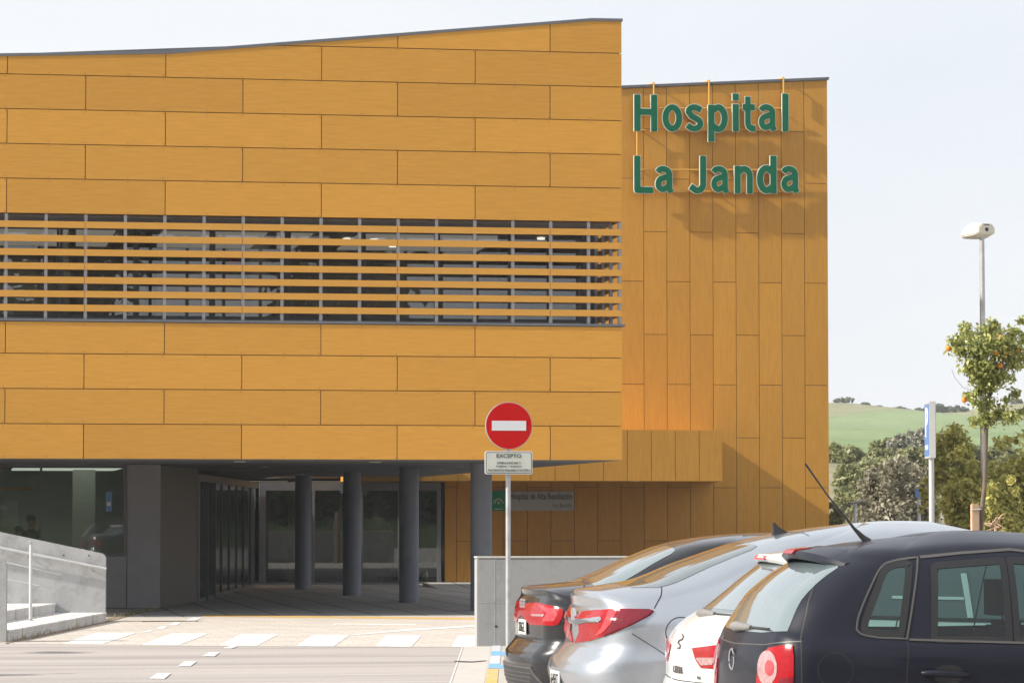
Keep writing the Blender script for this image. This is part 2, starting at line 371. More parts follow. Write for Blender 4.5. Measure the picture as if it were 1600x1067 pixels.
# side face of the block (turned away from the car park)
mb = MB()
for k, (z0, z1) in enumerate(((2.565, 3.13), (3.13, 3.695), (3.695, 4.26), (4.26, 4.778), *zip(zz[:5], zz[1:6]))):
    for j in range(7):
        a = FV+.03+j*PW+(0 if k % 2 else -1.2); b = a+PW
        mb.box(UE-.024, UE, max(a, FV+.026)+GAP, min(b, 73)-GAP, z0+GAP, z1-GAP)
mb.box(UE-.022, UE, FV+2.0, 73, 4.78, 6.52)
mb.build('side_cladding', 'clad', hosp)
mb = MB(); mb.box(-7, UE-.03, 72.8, 73, 3.0, 8.7); mb.box(-7, -6.9, FV+.3, 72.8, 2.9, 8.7)
mb.prism([(-7, FV+.31, 8.55), (UE-.03, FV+.31, 9.6), (UE-.03, 72.8, 9.6), (-7, 72.8, 8.55)], (0, 0, .12))
mb.prism([(UE-.3, FV+2.1, 2.6), (UE-.3, 72.8, 2.6), (UE-.3, 72.8, 9.6), (UE-.3, FV+2.1, 9.6)], (.26, 0, 0))
mb.build('block_core', 'zinc', hosp)
# roof edge flashing
mb = MB()
rp = [(-7, roof_z(-7)), (.964, 9.088), (3.695, 9.192), (10.7, 9.901), (UE+.02, 9.905)]
for (a, za), (b, zb) in zip(rp, rp[1:]):
    mb.prism([(a, FV-.012, za-.035), (b, FV-.012, zb-.035), (b, FV-.012, zb+.012), (a, FV-.012, za+.012)], (0, .5, 0))
mb.box(UE-.3, UE+.02, FV+.47, 73, 9.87, 9.915)
mb.build('roof_flashing', 'zinc', hosp)
# soffit slab with its metal edge
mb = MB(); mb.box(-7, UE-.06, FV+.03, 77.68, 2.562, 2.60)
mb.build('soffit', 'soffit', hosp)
mb = MB(); mb.box(-7, UE-.31, FV+.31, 72.7, 2.61, 2.9); mb.box(-7, UE-.31, 73.1, 77.6, 2.61, 3.4); mb.build('first_floor_slab', 'zinc', hosp)
def soffit_pt(px, py):
    p = onz(px, py, 2.56); return p
for px, py in ((375, 720.7), (410, 729), (441, 735.2), (468, 741), (586, 721.5), (620, 738.5), (685, 733), (717, 728.3)):
    p = soffit_pt(px, py); m_ = MB(); m_.disc((p.x, min(p.y, 79), 2.555), (0, 0, 1), .10, .012, 20); m_.build('downlight', 'dl', hosp, smooth='auto')
# window band
mb = MB(); mb.box(-7, UE+.05, FV-.016, FV+.12, 4.783, 4.822); mb.box(UE-.02, UE+.05, FV+.12, FV+2.0, 4.783, 4.822); mb.build('window_sill', 'zinc', hosp)
for k in range(-12, 17):
    u = U0+k*PW/4
    if u > 11.3 or u < -.7: continue
    u = min(u, UE-.026)
    MB().box(u-.026, u+.026, FV+.028, FV+.10, 4.824, 6.518).build('louvre_post', 'post', hosp)
for k in (1, 2, 3):
    v = FV+.6373*k; MB().box(UE-.09, UE-.03, v-.026, v+.026, 4.824, 6.518).build('louvre_post', 'post', hosp)
for k in range(7):
    z0 = 4.947+.2243*k; m_ = MB(); xs = [-7]+[j for j in JB if -6.8 < j < 11]+[UE]
    for a, b in zip(xs, xs[1:]): m_.box(a+.004, b-.004, FV, FV+.024, z0, z0+.106)
    m_.box(UE-.026, UE-.002, FV+.026, FV+1.95, z0, z0+.106)
    m_.build('louvre_slat', 'slat', hosp)
GV = FV+1.9
mb = MB(); mb.box(-7, UE-.1, FV+.12, GV+5.6, 4.70, 4.78); mb.box(-7, UE-.1, FV+.31, GV+5.6, 6.53, 6.62); mb.box(-7, UE-.1, GV+5.3, GV+5.4, 4.79, 6.52)
for u in (2.2, 5.6): mb.box(u, u+.1, GV+.6, GV+5.2, 4.79, 6.52)
mb.build('upper_room', 'room2', hosp)
MB().box(-7, UE-.1, FV+.31, GV-.05, 6.50, 6.525).build('gallery_ceiling', 'greywall', hosp)
mb = MB(); mb.box(-7, UE-.3, GV-.04, GV+.10, 4.785, 4.95); mb.box(-7, UE-.3, GV-.04, GV+.10, 6.47, 6.498); mb.build('window_surround', 'greywall', hosp)
wf = MB()
nb = 0
for k in range(-2, 9):
    a = 1.086+1.2745*k-.35; b = a+1.2745
    if a < -1.8 or b > UE-.1: continue
    f_ = MB(); f_.box(a, a+.05, GV, GV+.06, 4.952, 6.468); f_.box(b-.05, b-.004, GV, GV+.06, 4.952, 6.468); f_.box(a+.05, b-.05, GV, GV+.06, 4.952, 5.0); f_.box(a+.05, b-.05, GV, GV+.06, 6.43, 6.468)
    fo = f_.build('upper_window', 'frame', hosp)
    MB().box(a+.051, b-.051, GV+.025, GV+.035, 5.001, 6.429).build('pane', 'glassup', fo)
for k in range(4):
    MB().box(-3+3.4*k, -.4+3.4*k, GV+1.2, GV+4.6, 6.51, 6.527).build('added_glow_panel', 'panel_glow', hosp)  # added glowing panels that brighten the dark upper room
for px in (235, 785):
    p = onv(px, 420, GV+.55); m_ = MB(); m_.box(p.x-.09, p.x+.09, GV+.3, GV+.5, 4.79, 6.52); m_.build('inner_pillar', 'greywall', hosp)
for px, py in ((367, 362), (629, 367), (583, 450), (541, 406), (717, 451), (833, 462), (270, 404), (445, 372)):
    p = onz(px, py, 6.50) if py < 380 else onz(px, py, 6.50)
    p = onv(px, py, GV+2.2); 
    m_ = MB(); m_.disc((p.x, GV+1.4+(px % 7)*.35, 6.50), (0, 0, 1), .07, .03, 16); m_.build('ceiling_lamp_or_glow', 'lamp', hosp, smooth='auto')
p = onv(267, 404, GV+2.0); MB().box(p.x-.15, p.x+.15, GV+2, GV+2.03, p.z-.10, p.z+.10).build('exit_sign', 'exitg', hosp)
p = onv(370, 408, GV+2.0); MB().box(p.x-.16, p.x+.16, GV+2, GV+2.03, p.z-.14, p.z+.14).build('fire_notice', 'exitr', hosp)
# columns
for px, py in ((754.5, 955), (641, 942), (551.5, 931), (475, 921)):
    p = onz(px, py); c = MB(); c.tube([(p.x, p.y+.19, .01), (p.x, p.y+.19, 2.56)], .187, 40); c.build('column', 'column', hosp, smooth='auto')
# ground floor front, left: window and grey wall
WV = 60.65
mb = MB(); mb.box(3.37, 3.955, WV, WV+.25, .02, 2.56); mb.box(-7, 3.355, WV+.005, WV+.25, .02, .93)
mb.build('ground_floor_wall', 'greywall', hosp)
mb = MB(); mb.prism([(3.955, WV+.002, .02), (4.95, 65.04, .02), (4.85, 65.06, .02), (3.80, WV+.26, .02)], (0, 0, 2.535)); mb.build('passage_wall', 'darkwall', hosp)
wn = MB(); wn.box(-7, 3.36, WV-.02, WV+.06, 2.50, 2.555); wn.box(-7, 3.36, WV-.02, WV+.06, .935, .99); wn.box(3.30, 3.36, WV-.02, WV+.06, .99, 2.50)
for u in (onv(64, 780, WV).x, -.9, -3.2): wn.box(u-.02, u+.02, WV-.01, WV+.05, .99, 2.50)
wo = wn.build('ground_window', 'frame', hosp)
MB().box(-7, 3.30, WV+.018, WV+.026, .99, 2.50).build('pane', 'glassdn', wo)
mb = MB(); mb.box(-7, 3.7, WV+5.2, WV+5.3, .05, 2.55); mb.box(-7.1, -7, WV+.3, WV+5.2, .05, 2.55); mb.box(3.75, 3.8, WV+.3, WV+5.2, .05, 2.55); mb.box(2.5, 2.9, WV+2.2, WV+2.6, .05, 2.55)
mb.build('waiting_room_wall', 'roomg', hosp)
MB().box(-7, 3.7, WV+.3, WV+5.2, .012, .05).build('waiting_room_floor', 'roomfloor', hosp)
p = onv(17, 800, WV+4.8); MB().box(p.x-.14, p.x+.14, WV+5.16, WV+5.19, 1.45, 1.95).build('notice_board', 'signg', hosp)
q0 = onv(0, 754, WV+4.8); q1 = onv(50, 754, WV+4.8); MB().box(q0.x-1, q1.x, WV+5.15, WV+5.19, 2.14, 2.2).build('orange_strip', 'bracket', hosp)
MB().box(-3, 1.3, WV+2.5, WV+2.54, 1.78, 1.84).build('curtain_rail', 'roomg', hosp)
for x_ in (-1.2, 1.4):
    MB().box(x_, x_+1.9, WV+.6, WV+3.6, 2.50, 2.53).build('ceiling_lamp_or_glow', 'room_glow', hosp)  # broad glowing panels added to brighten the waiting room
# small blue notice stuck on the pane
p0, p1 = onv(165.5, 768, WV-.03), onv(175, 799, WV-.03); b_ = MB(); b_.box(p0.x, p1.x, WV+.010, WV+.016, p1.z, p0.z); bo = b_.build('window_notice', 'blue', hosp)
mb = MB(); mb.box(p0.x+.02, p1.x-.02, WV+.006, WV+.009, 1.83, 1.90); mb.build('notice_text', 'signw', bo)
# entrance: glazed flank with fins
A = Vector((4.95, 65.04, 0)); B = Vector((7.62, 81.25, 0)); dA = (B-A).normalized(); nA = Vector((dA.y, -dA.x, 0))
fl = MB()
def onflank(s, w, z): return A+dA*s+nA*w+Vector((0, 0, z))
def fbox(mb, s0, s1, w0, w1, z0, z1):
    mb.prism([onflank(s0, w0, z0), onflank(s1, w0, z0), onflank(s1, w1, z0), onflank(s0, w1, z0)], (0, 0, z1-z0))
LF = (B-A).length
fbox(fl, 0, LF-.0, -.05, .02, 2.32, 2.46); fbox(fl, 0, LF, -.05, .02, .012, .07); fbox(fl, 0, .35, -.05, .02, .07, 2.32)
fo = fl.build('entrance_side_glazing', 'gframe', hosp)
def s_at(px):
    r = ray(px, 850); # solve A + dA s on ray through origin
    return (A.y*r.x-A.x*r.y)/(dA.x*r.y-dA.y*r.x)
for px in (321, 333, 347, 359, 370.5, 381, 392):
    s_ = s_at(px); f_ = MB(); fbox(f_, s_-.03, s_+.03, -.02, .008 if px > 340 else .06, .012, 2.32); f_.build('glazing_fin', 'frame', fo)
f_ = MB(); fbox(f_, .35, LF, -.03, -.02, .07, 2.32); f_.build('pane', 'glassdn', fo)
# entrance: back glazing
BV = 81.3
uL, uR = onv(405, 850, BV).x, onv(689, 850, BV).x
bg = MB(); bg.box(uL, uR, BV, BV+.1, 2.27, 2.47); bg.box(uL, uR, BV, BV+.08, .012, .06)
for px, w in ((410, .16), (490, .06), (565, .06), (624, .06), (686, .10)):
    u = onv(px, 850, BV).x; bg.box(u-w/2, u+w/2, BV-.005, BV+.07, .06, 2.27)
bo = bg.build('entrance_back_glazing', 'gframe', hosp)
M['etched'] = glass('etched_glass', (.62, .68, .62), gain=1.8)
def etch():
    m = M['etched']; N, L = nt(m); tc = N.new('ShaderNodeTexCoord'); mp = N.new('ShaderNodeMapping'); mp.inputs['Scale'].default_value = (4.5, 4.5, .55); L.new(tc.outputs['Object'], mp.inputs[0])
    w = N.new('ShaderNodeTexNoise'); w.inputs['Scale'].default_value = 1.7; w.inputs['Detail'].default_value = 1.5; L.new(mp.outputs[0], w.inputs['Vector'])
    fr = N.new('ShaderNodeMath'); fr.operation = 'MULTIPLY'; fr.inputs[1].default_value = 9; L.new(w.outputs[0], fr.inputs[0])
    pp = N.new('ShaderNodeMath'); pp.operation = 'PINGPONG'; pp.inputs[1].default_value = .5; L.new(fr.outputs[0], pp.inputs[0])
    lt = N.new('ShaderNodeMath'); lt.operation = 'LESS_THAN'; lt.inputs[1].default_value = .06; L.new(pp.outputs[0], lt.inputs[0])
    sx = N.new('ShaderNodeSeparateXYZ'); L.new(tc.outputs['Object'], sx.inputs[0])
    z = N.new('ShaderNodeMapRange'); z.inputs[1].default_value = 1.95; z.inputs[2].default_value = 1.7; z.inputs[3].default_value = 0; z.inputs[4].default_value = .2; L.new(sx.outputs[2], z.inputs[0])
    mu = N.new('ShaderNodeMath'); mu.operation = 'MULTIPLY'; L.new(lt.outputs[0], mu.inputs[0]); L.new(z.outputs[0], mu.inputs[1])
    d = N.new('ShaderNodeBsdfDiffuse'); d.inputs[0].default_value = (.5, .52, .5, 1)
    out = N['Material Output']; prev = out.inputs[0].links[0].from_socket; mx = N.new('ShaderNodeMixShader')
    L.new(mu.outputs[0], mx.inputs[0]); L.new(prev, mx.inputs[1]); L.new(d.outputs[0], mx.inputs[2]); L.new(mx.outputs[0], out.inputs[0])
etch()
MB().box(uL, uR, BV+.03, BV+.04, .06, 2.27).build('pane', 'etched', bo)
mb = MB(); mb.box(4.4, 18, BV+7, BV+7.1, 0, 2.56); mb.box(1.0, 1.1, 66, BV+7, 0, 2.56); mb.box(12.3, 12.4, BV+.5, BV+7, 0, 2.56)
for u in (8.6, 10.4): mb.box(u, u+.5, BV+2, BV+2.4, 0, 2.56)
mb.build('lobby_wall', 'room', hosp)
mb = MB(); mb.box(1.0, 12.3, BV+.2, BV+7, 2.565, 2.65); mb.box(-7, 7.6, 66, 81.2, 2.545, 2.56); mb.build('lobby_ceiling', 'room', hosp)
# recessed wing with vertical panels
WG = 81.4
wu = [17.126+.5815*k for k in range(-9, 9)]; wu = [12.18]+[u for u in wu if 12.3 < u < 21.3]+[21.80]
def wing_top(u): return 12.22+(u-16.589)*.0617
mb = MB()
for i, (a, b) in enumerate(zip(wu, wu[1:])):
    k = round((a-17.126)/.5815)
    base = 2.355 if k % 2 else 1.05
    js = [.06]+[base+2.531*j for j in range(5)]
    if i == len(wu)-2: js = [.06, 2.355, 4.886, 7.417, 9.90, 12.43]
    a2, b2 = a+GAP, b-GAP
    js = [j for j in js if j < min(wing_top(a2), wing_top(b2))-.15]
    for j, z0 in enumerate(js):
        if j+1 < len(js): mb.box(a2, b2, WG, WG+.022, z0+GAP, js[j+1]-GAP)
        else: mb.prism([(a2, WG, z0+GAP), (b2, WG, z0+GAP), (b2, WG, wing_top(b2)-.06), (a2, WG, wing_top(a2)-.06)], (0, .022, 0))
mb.build('wing_cladding', 'cladv', hosp)
mb = MB(); mb.prism([(12.2, WG+.024, 0), (21.78, WG+.024, 0), (21.78, WG+.024, wing_top(21.78)-.09), (12.2, WG+.024, wing_top(12.2)-.09)], (0, .4, 0)); mb.build('wing_backing', 'clad_back', hosp)
mb = MB(); mb.prism([(12.2, WG+.43, 2.7), (21.76, WG+.43, 0), (21.76, WG+.43, 12.3), (12.2, WG+.43, 11.7)], (0, 12, 0)); mb.prism([(1, WG+.43, 2.7), (12.2, WG+.43, 2.7), (12.2, WG+.43, 11.7), (1, WG+.43, 11.2)], (0, 12, 0)); mb.build('wing_core', 'clad', hosp)
mb = MB(); mb.prism([(8, WG+.0, 2.7), (12.17, WG+.0, 2.7), (12.17, WG, wing_top(12.17)-.06), (8, WG, wing_top(8)-.06)], (0, .42, 0)); mb.build('wing_upper_wall', 'cladv', hosp)
mb = MB(); mb.prism([(8, WG-.04, wing_top(8)-.05), (21.84, WG-.04, wing_top(21.84)-.05), (21.84, WG-.04, wing_top(21.84)+.015), (8, WG-.04, wing_top(8)+.015)], (0, .6, 0)); mb.build('roof_flashing', 'zinc', hosp)
# box canopy over the entrance
CV = 77.7; cz0, cz1 = onv(1128, 751.5, CV).z, onv(1128, 672, CV).z; cE = onv(1129, 700, CV).x; cW = onv(1113, 700, WG).x
mb = MB()
u = onv(1092.5, 700, CV).x; cj = [u-k*.5735 for k in range(0, 16)][::-1]; cj = [j for j in cj if j > 9.3]+[cE]
for a, b in zip(cj, cj[1:]): mb.box(a+GAP, b-GAP, CV, CV+.022, cz0, cz1)
mb.prism([(cE-.024, CV+.024, cz0), (cE-.002, CV+.024, cz0), (cW-.002, WG-.002, cz0), (cW-.024, WG-.002, cz0)], (0, 0, cz1-cz0))
cb = mb.build('canopy_box', 'cladv', hosp)
cq = [(cj[0], CV+.024), (cE-.03, CV+.024), (cW-.03, WG-.004), (cj[0], WG-.004)]
MB().prism([(x, y, cz0+.01) for x, y in cq], (0, 0, cz1-cz0-.05)).build('canopy_core', 'cladv', cb)
MB().prism([(x, y, cz1-.038) for x, y in cq], (0, 0, .03)).build('canopy_roof', 'canopy_bounce', cb)
for px in (720, 992): 
    u = onv(px, 752, CV+1.2).x; m_ = MB(); m_.disc((u, CV+1.2, cz0+.004), (0, 0, 1), .09, .012, 16); m_.build('downlight', 'dl', hosp, smooth='auto')

# big letters on their frame
SV = 81.17
sign = thing('building_sign', 'big green letters with pale edges spelling Hospital La Janda on the ochre wing', 'sign', (16.8, SV, 9.5))
def zu(x, y): p = onv(960+x/4.4444, 100+y/4.4444, SV); return p.x, p.z
fr = MB()
for y in (306, 457, 733, 884):
    a = zu(180, y); b = zu(1180, y); fr.tube([(a[0], SV+.10, a[1]), (b[0], SV+.10, b[1])], .018, 8)
for x, y0, y1 in ((280, 130, 230), (664, 115, 300), (1182, 95, 230), (164, 440, 650)):
    a = zu(x, y0); b = zu(x, y1); fr.tube([(a[0], SV+.10, a[1]), (b[0], SV+.10, b[1])], .022, 8)
for x in (280, 664, 1182):
    a = zu(x, {280: 130, 664: 115, 1182: 95}[x]); fr.tube([(a[0], SV+.12, a[1]), (a[0], SV+.75, a[1]+.03)], .028, 8)
for x, y in ((200, 457), (700, 457), (1150, 306), (200, 733), (700, 884), (1150, 733)):
    a = zu(x, y); fr.tube([(a[0], SV+.12, a[1]), (a[0], WG, a[1])], .018, 6)
fr.build('sign_frame', 'bracket', sign, smooth='auto')
GL = [('H', 134, 302, 210, 472), ('o', 330, 475, 276, 476), ('s', 489, 621, 276, 476), ('p', 647, 792, 276, 545), ('i', 817, 868, 204, 472), ('t', 889, 985, 225, 476), ('a', 999, 1132, 276, 476), ('l', 1162, 1213, 204, 472),
      ('L', 134, 272, 636, 903), ('a', 282, 416, 704, 906), ('J', 512, 641, 636, 906), ('a', 669, 802, 704, 906), ('n', 831, 965, 704, 903), ('d', 985, 1131, 634, 906), ('a', 1155, 1290, 704, 906)]
def glyph(ch):
    """thick strokes on a unit grid: cap height 1, x height .75, stem .17"""
    s = .17
    def arc(cx, cy, rx, ry, a0, a1, n=18): return [(cx+rx*math.cos(math.radians(a0+(a1-a0)*i/n)), cy+ry*math.sin(math.radians(a0+(a1-a0)*i/n))) for i in range(n+1)]
    h = s/2
    if ch == 'H': return [[(h, 0), (h, 1)], [(.63-h, 0), (.63-h, 1)], [(.1, .53), (.53, .53)]], .63
    if ch == 'L': return [[(h, 1), (h, h), (.52, h)]], .52
    if ch == 'l': return [[(h, 0), (h, 1)]], s
    if ch == 'i': return [[(h, 0), (h, .72)], [(h, .83), (h, 1)]], s
    if ch == 'o': return [arc(.275, .37, .275-h, .385-h, 0, 360, 40)], .55
    if ch == 's': return [[(.455, .60)]+arc(.26, .54, .17, .135, 52, 180, 10)[0:]+[(.17, .43), (.30, .36)]+arc(.25, .21, .185, .145, 50, -130, 14)+[(.06, .16)]], .52
    if ch == 'p': return [[(h, -.27), (h, .73)], [(.12, .58)]+arc(.28, .37, .26-h, .385-h, 125, -125, 30)+[(.12, .16)]], .54
    if ch == 'd': return [[(.54-h, 0), (.54-h, 1)], [(.42, .58)]+arc(.26, .37, .26-h, .385-h, 55, 305, 30)+[(.42, .16)]], .54
    if ch == 't': return [[(.15, .94), (.15, .24)]+arc(.31, .24, .16, .155, 180, 270, 8)+[(.37, .085)], [(0, .66), (.36, .66)]], .37
    if ch == 'n': return [[(h, 0), (h, .74)], [(.12, .55)]+arc(.27, .48, .255-h+.0, .27-h, 140, 0, 14)+[(.44, .3), (.44, 0)]], .525
    if ch == 'a': return [[(.07, .58)]+arc(.23, .50, .19, .17, 125, 0, 14)+[(.42, .3), (.42, .10), (.47, 0)], [(.42, .44), (.30, .43)]+arc(.21, .235, .125, .155, 100, 290, 16)+[(.36, .14), (.42, .22)]], .51
    if ch == 'J': return [[(.49-h, 1), (.49-h, .26)]+arc(.24, .26, .165, .175, 0, -110, 12)+[(.05, .19)]], .49
def stroke_union(strokes, width, ext_pts=0.0):
    """strokes -> one clean outline, by marching a fine distance grid"""
    xs = [p[0] for s in strokes for p in s]; ys = [p[1] for s in strokes for p in s]
    r = width/2; st = .016
    x0, x1, y0, y1 = min(xs)-r-.06, max(xs)+r+.06, min(ys)-r-.06, max(ys)+r+.06
    nx = int((x1-x0)/st)+1; ny = int((y1-y0)/st)+1
    X, Y = np.meshgrid(x0+np.arange(nx)*st, y0+np.arange(ny)*st, indexing='ij'); D = np.full(X.shape, 9.)
    for s in strokes:
        for i in range(len(s)-1):
            ax, ay = s[i]; bx, by = s[i+1]; dx, dy = bx-ax, by-ay; L2 = dx*dx+dy*dy; L = math.sqrt(L2) or 1e-6
            t = ((X-ax)*dx+(Y-ay)*dy)/(L2 or 1e-9)
            tc_ = np.clip(t, 0, 1); d = np.hypot(X-ax-tc_*dx, Y-ay-tc_*dy)
            # square ends: box distance at the free ends
            if i == 0: 
                db = np.maximum(np.abs((X-ax)*(-dy)+(Y-ay)*dx)/L-0, 0); along = -((X-ax)*dx+(Y-ay)*dy)/L
                d = np.where(t < 0, np.maximum(db, along+r-ext_pts), d)
            if i == len(s)-2:
                db = np.abs((X-bx)*(-dy)+(Y-by)*dx)/L; along = ((X-bx)*dx+(Y-by)*dy)/L
                d = np.where(t > 1, np.maximum(db, along+r-ext_pts), d)
            D = np.minimum(D, d)
    V = {}; Vl = []; F = []
    def vid(key, p):
        if key not in V: V[key] = len(Vl); Vl.append(p)
        return V[key]
    F2 = D-r
    for i in range(nx-1):
        for j in range(ny-1):
            c = [(i, j), (i+1, j), (i+1, j+1), (i, j+1)]; f = [F2[a] for a in c]
            if min(f) >= 0: continue
            poly = []
            for k in range(4):
                a, b = c[k], c[(k+1) % 4]; fa, fb = f[k], f[(k+1) % 4]
                if fa < 0: poly.append(vid(a, (X[a], Y[a])))
                if (fa < 0) != (fb < 0):
                    t = fa/(fa-fb); key = (min(a, b), max(a, b)); poly.append(vid(key, (X[a]+t*(X[b]-X[a]), Y[a]+t*(Y[b]-Y[a]))))
            if len(poly) >= 3: F.append(tuple(poly))
    return Vl, F
def slab(mb, Vl, F, fx, fz, v0, v1):
    """flat outline -> solid plate between depths v0 (front) and v1"""
    n = len(Vl); cnt = {}
    for f in F:
        for a, b in zip(f, f[1:]+f[:1]): cnt[(a, b)] = 1
    side = [(a, b) for (a, b) in cnt if (b, a) not in cnt]
    mb.add([(fx(x), v0, fz(y)) for x, y in Vl]+[(fx(x), v1, fz(y)) for x, y in Vl], [tuple(f) for f in F]+[tuple(i+n for i in f[::-1]) for f in F]+[(b, a, a+n, b+n) for a, b in side])
cache = {}
for ch, x0, x1, y0, y1 in GL:
    if ch not in cache:
        st, w = glyph(ch); cache[ch] = (stroke_union(st, .166), stroke_union(st, .166+.036, .018))
    (Vi, Fi), (Vo, Fo) = cache[ch]
    ux0, zt = zu(x0, y0); ux1, zb = zu(x1, y1)
    ox0, ox1 = min(p[0] for p in Vo), max(p[0] for p in Vo); oy0, oy1 = min(p[1] for p in Vo), max(p[1] for p in Vo)
    fx = lambda x: ux0+(x-ox0)/(ox1-ox0)*(ux1-ux0); fz = lambda y: zb+(y-oy0)/(oy1-oy0)*(zt-zb)
    m_ = MB(); slab(m_, Vi, Fi, fx, fz, SV-.012, SV+.0); lo = m_.build('letter', 'green', sign)
    m_ = MB(); slab(m_, Vo, Fo, fx, fz, SV+.002, SV+.045); m_.build('letter_border', 'letterb', lo)

# plaque by the entrance
pq = thing('entrance_plaque', 'dim grey and green name board on the shaded brown wall by the entrance', 'sign board', (14, WG-.04, 1.8))
PV = WG-.04
def pu(px, py): p = onv(px, py, PV-.01); return p.x, p.z
a = pu(768, 766.5); g = pu(791, 766.5); b = pu(897, 797.5)
MB().box(g[0]+.002, b[0], PV, PV+.035, b[1], a[1]-.01).build('grey_board', 'plaqueg', pq)
MB().box(a[0], g[0], PV-.004, PV+.035, b[1]-.005, a[1]+.005).build('green_board', 'plaqueb', pq)
M['plaquetext'] = surf('plaque_text', (.10, .10, .10))
mb = MB(); x0, z0 = pu(797, 783); x1, z1 = pu(894, 771); fit_text(mb, 'Hospital de Alta Resolución', (0, PV-.003, 0), (1, 0, 0), (0, 0, 1), x0, x1, z0, z1+.02, .002, .022)
x0, z0 = pu(864, 794); x1, z1 = pu(894, 785.5); fit_text(mb, 'La Janda', (0, PV-.003, 0), (1, 0, 0), (0, 0, 1), x0, x1, z0, z1, .002, .0); mb.build('board_lettering', 'plaquetext', pq)
mb = MB(); cx, cz = pu(779, 785)
for r_ in (.075, .105):
    P = [(cx+r_*1.1*math.cos(t), cz-.02+r_*1.2*math.sin(t)) for t in [math.pi*k/14 for k in range(15)]]
    mb.tube([(x, PV-.008, z) for x, z in P], .008, 6)
mb.prism([(cx-.03, PV-.008, cz-.03), (cx+.03, PV-.008, cz-.03), (cx, PV-.008, cz+.045)], (0, .004, 0))
mb.box(cx-.10, cx+.10, PV-.008, PV-.005, b[1]+.03, b[1]+.045)
mb.build('board_emblem', 'signw', pq)

# ================================================================== GROUND
def terr(u, v):
    z = 0.0
    pts = [(-4000, 30), (-300, 22), (-90, 9), (-40, 3.5), (-22, 0), (92, 0), (120, 1.3), (150, 3.2), (200, 6.3), (300, 9.6), (400, 12.6), (480, 15.9), (540, 19.6), (620, 18.0), (900, 6), (4000, 0)]
    for (a, b), (c, d) in zip(pts, pts[1:]):
        if a <= v <= c: z = b+(d-b)*(v-a)/(c-a); break
    if v > 92:
        k = min(1, (v-92)/300)
        z += k*(1-min(1, max(0, v-300)/120))*(1.0*math.sin(u/23.+.6)+.7*math.sin(u/9.+v/60.)+.35*math.sin(u/4.1))
        if v > 380: z += (.15*math.sin(u/2.3)+.2*math.sin(u/5.1+1)+1.0*math.cos((u-145)*2*math.pi/33))*min(1, (v-380)/100)
    return z
us = sorted(set([-3000, -1500, -700, -400, -200, -100, -50, -20, 0, 20, 30]+list(range(32, 220, 3))+[240, 270, 300, 400, 600, 1000, 1800, 3000]))
vs = sorted(set([-3000, -1500, -700, -300, -150, -90, -60, -40, -30, -22, -10, 0, 20, 40, 60, 80, 92]+list(range(95, 640, 6))+[700, 800, 900, 1200, 2000, 4000]))
mb = MB(); mb.v = [(u, v, terr(u, v)) for v in vs for u in us]; n = len(us)
mb.f = [(j*n+i, j*n+i+1, (j+1)*n+i+1, (j+1)*n+i) for j in range(len(vs)-1) for i in range(n-1)]
single('ground', mb, 'ground', kind='structure', smooth=True)
def sheet(name, pts, z, mat, kind='structure', t=.003):
    return single(name, MB().prism([(p[0], p[1], z-t) for p in pts], (0, 0, t)), mat, kind=kind)
edge = [onz(x, y) for x, y in ((0, 1005.5), (100, 1007), (200, 1008.3), (300, 1009.3), (400, 1010), (740, 1011.5))]
far0 = Vector((-30, edge[0].y+1.5, 0)); far1 = Vector((45, edge[-1].y-6.5, 0))
sheet('road', [(-30, -14, 0), (45, -14, 0), far1, *reversed(edge), far0], .006, 'asphalt')
pv = [far0, *edge, far1, (45, 55.32, 0), (-30, 55.32, 0)]
sheet('pavement', pv, .010, 'paving')
sheet('porch_floor', [(3.4, 55.33, 0), (24, 55.33, 0), (24, 95, 0), (3.4, 95, 0)], .011, 'floor')
sheet('entrance_path', [(-30, 55.33, 0), (3.39, 55.33, 0), (3.39, 60.6, 0), (-30, 60.6, 0)], .010, 'paving')
sheet('dirt_strip', [onz(x, y) for x, y in ((9, 1006.5), (60, 997), (120, 983.5), (170, 972), (215, 960), (245, 953.5), (250, 951.5), (238, 952.5), (205, 958), (166, 968), (100, 982), (40, 994), (9, 1001))], .016, 'dirt')
def mark(name, pts, mat='marking', z=.015, **k):
    return single(name, MB().prism([tuple(onz(x, y)+Vector((0, 0, z-.003))) for x, y in pts], (0, 0, .003)), mat, kind='structure', **k)
for q in (((100, 1006.3), (160, 1006.8), (212, 990), (150, 990)), ((222, 1008), (280, 1008.4), (325, 991), (268, 991)), ((343, 1009.3), (402, 1009.5), (435, 992), (376, 992)), ((464, 1010), (522, 1010.3), (546, 993), (489, 993)),
          ((586, 1010.7), (643, 1011), (658, 994), (604, 993.6)), ((706, 1011.3), (766, 1011.6), (771, 994.4), (716, 994.2))):
    mark('crossing_stripe', q)
for q in (((350, 1013.5), (362, 1013.8), (371, 1010.6), (360, 1010.6)), ((317, 1026), (335, 1026.2), (343, 1020.5), (326, 1020.5)), ((279, 1041.2), (298, 1041.5), (307, 1034.8), (289, 1034.8)), ((234, 1061), (257, 1061.5), (267, 1053.3), (246, 1053.3))):
    mark('lane_dash', q)
for q in (((220, 989.5), (236, 987.5), (240, 985.5), (226, 987)), ((243, 983), (256, 983), (262, 979.5), (252, 979.5)), ((264, 977.5), (276, 977.5), (283, 973.5), (272, 973.5)), ((288, 971), (304, 971), (316, 965.5), (302, 965.5))):
    mark('lane_dash', q)
mark('guide_line', ((546, 993.2), (553, 993.2), (640, 986), (742, 980), (742, 977.8), (636, 984)))
mark('guide_line', ((520, 976), (650, 977), (650, 976.2), (520, 975.2)))
mark('yellow_line', ((314, 964), (742, 968.5), (742, 966), (322, 961.3)), 'marking_y')
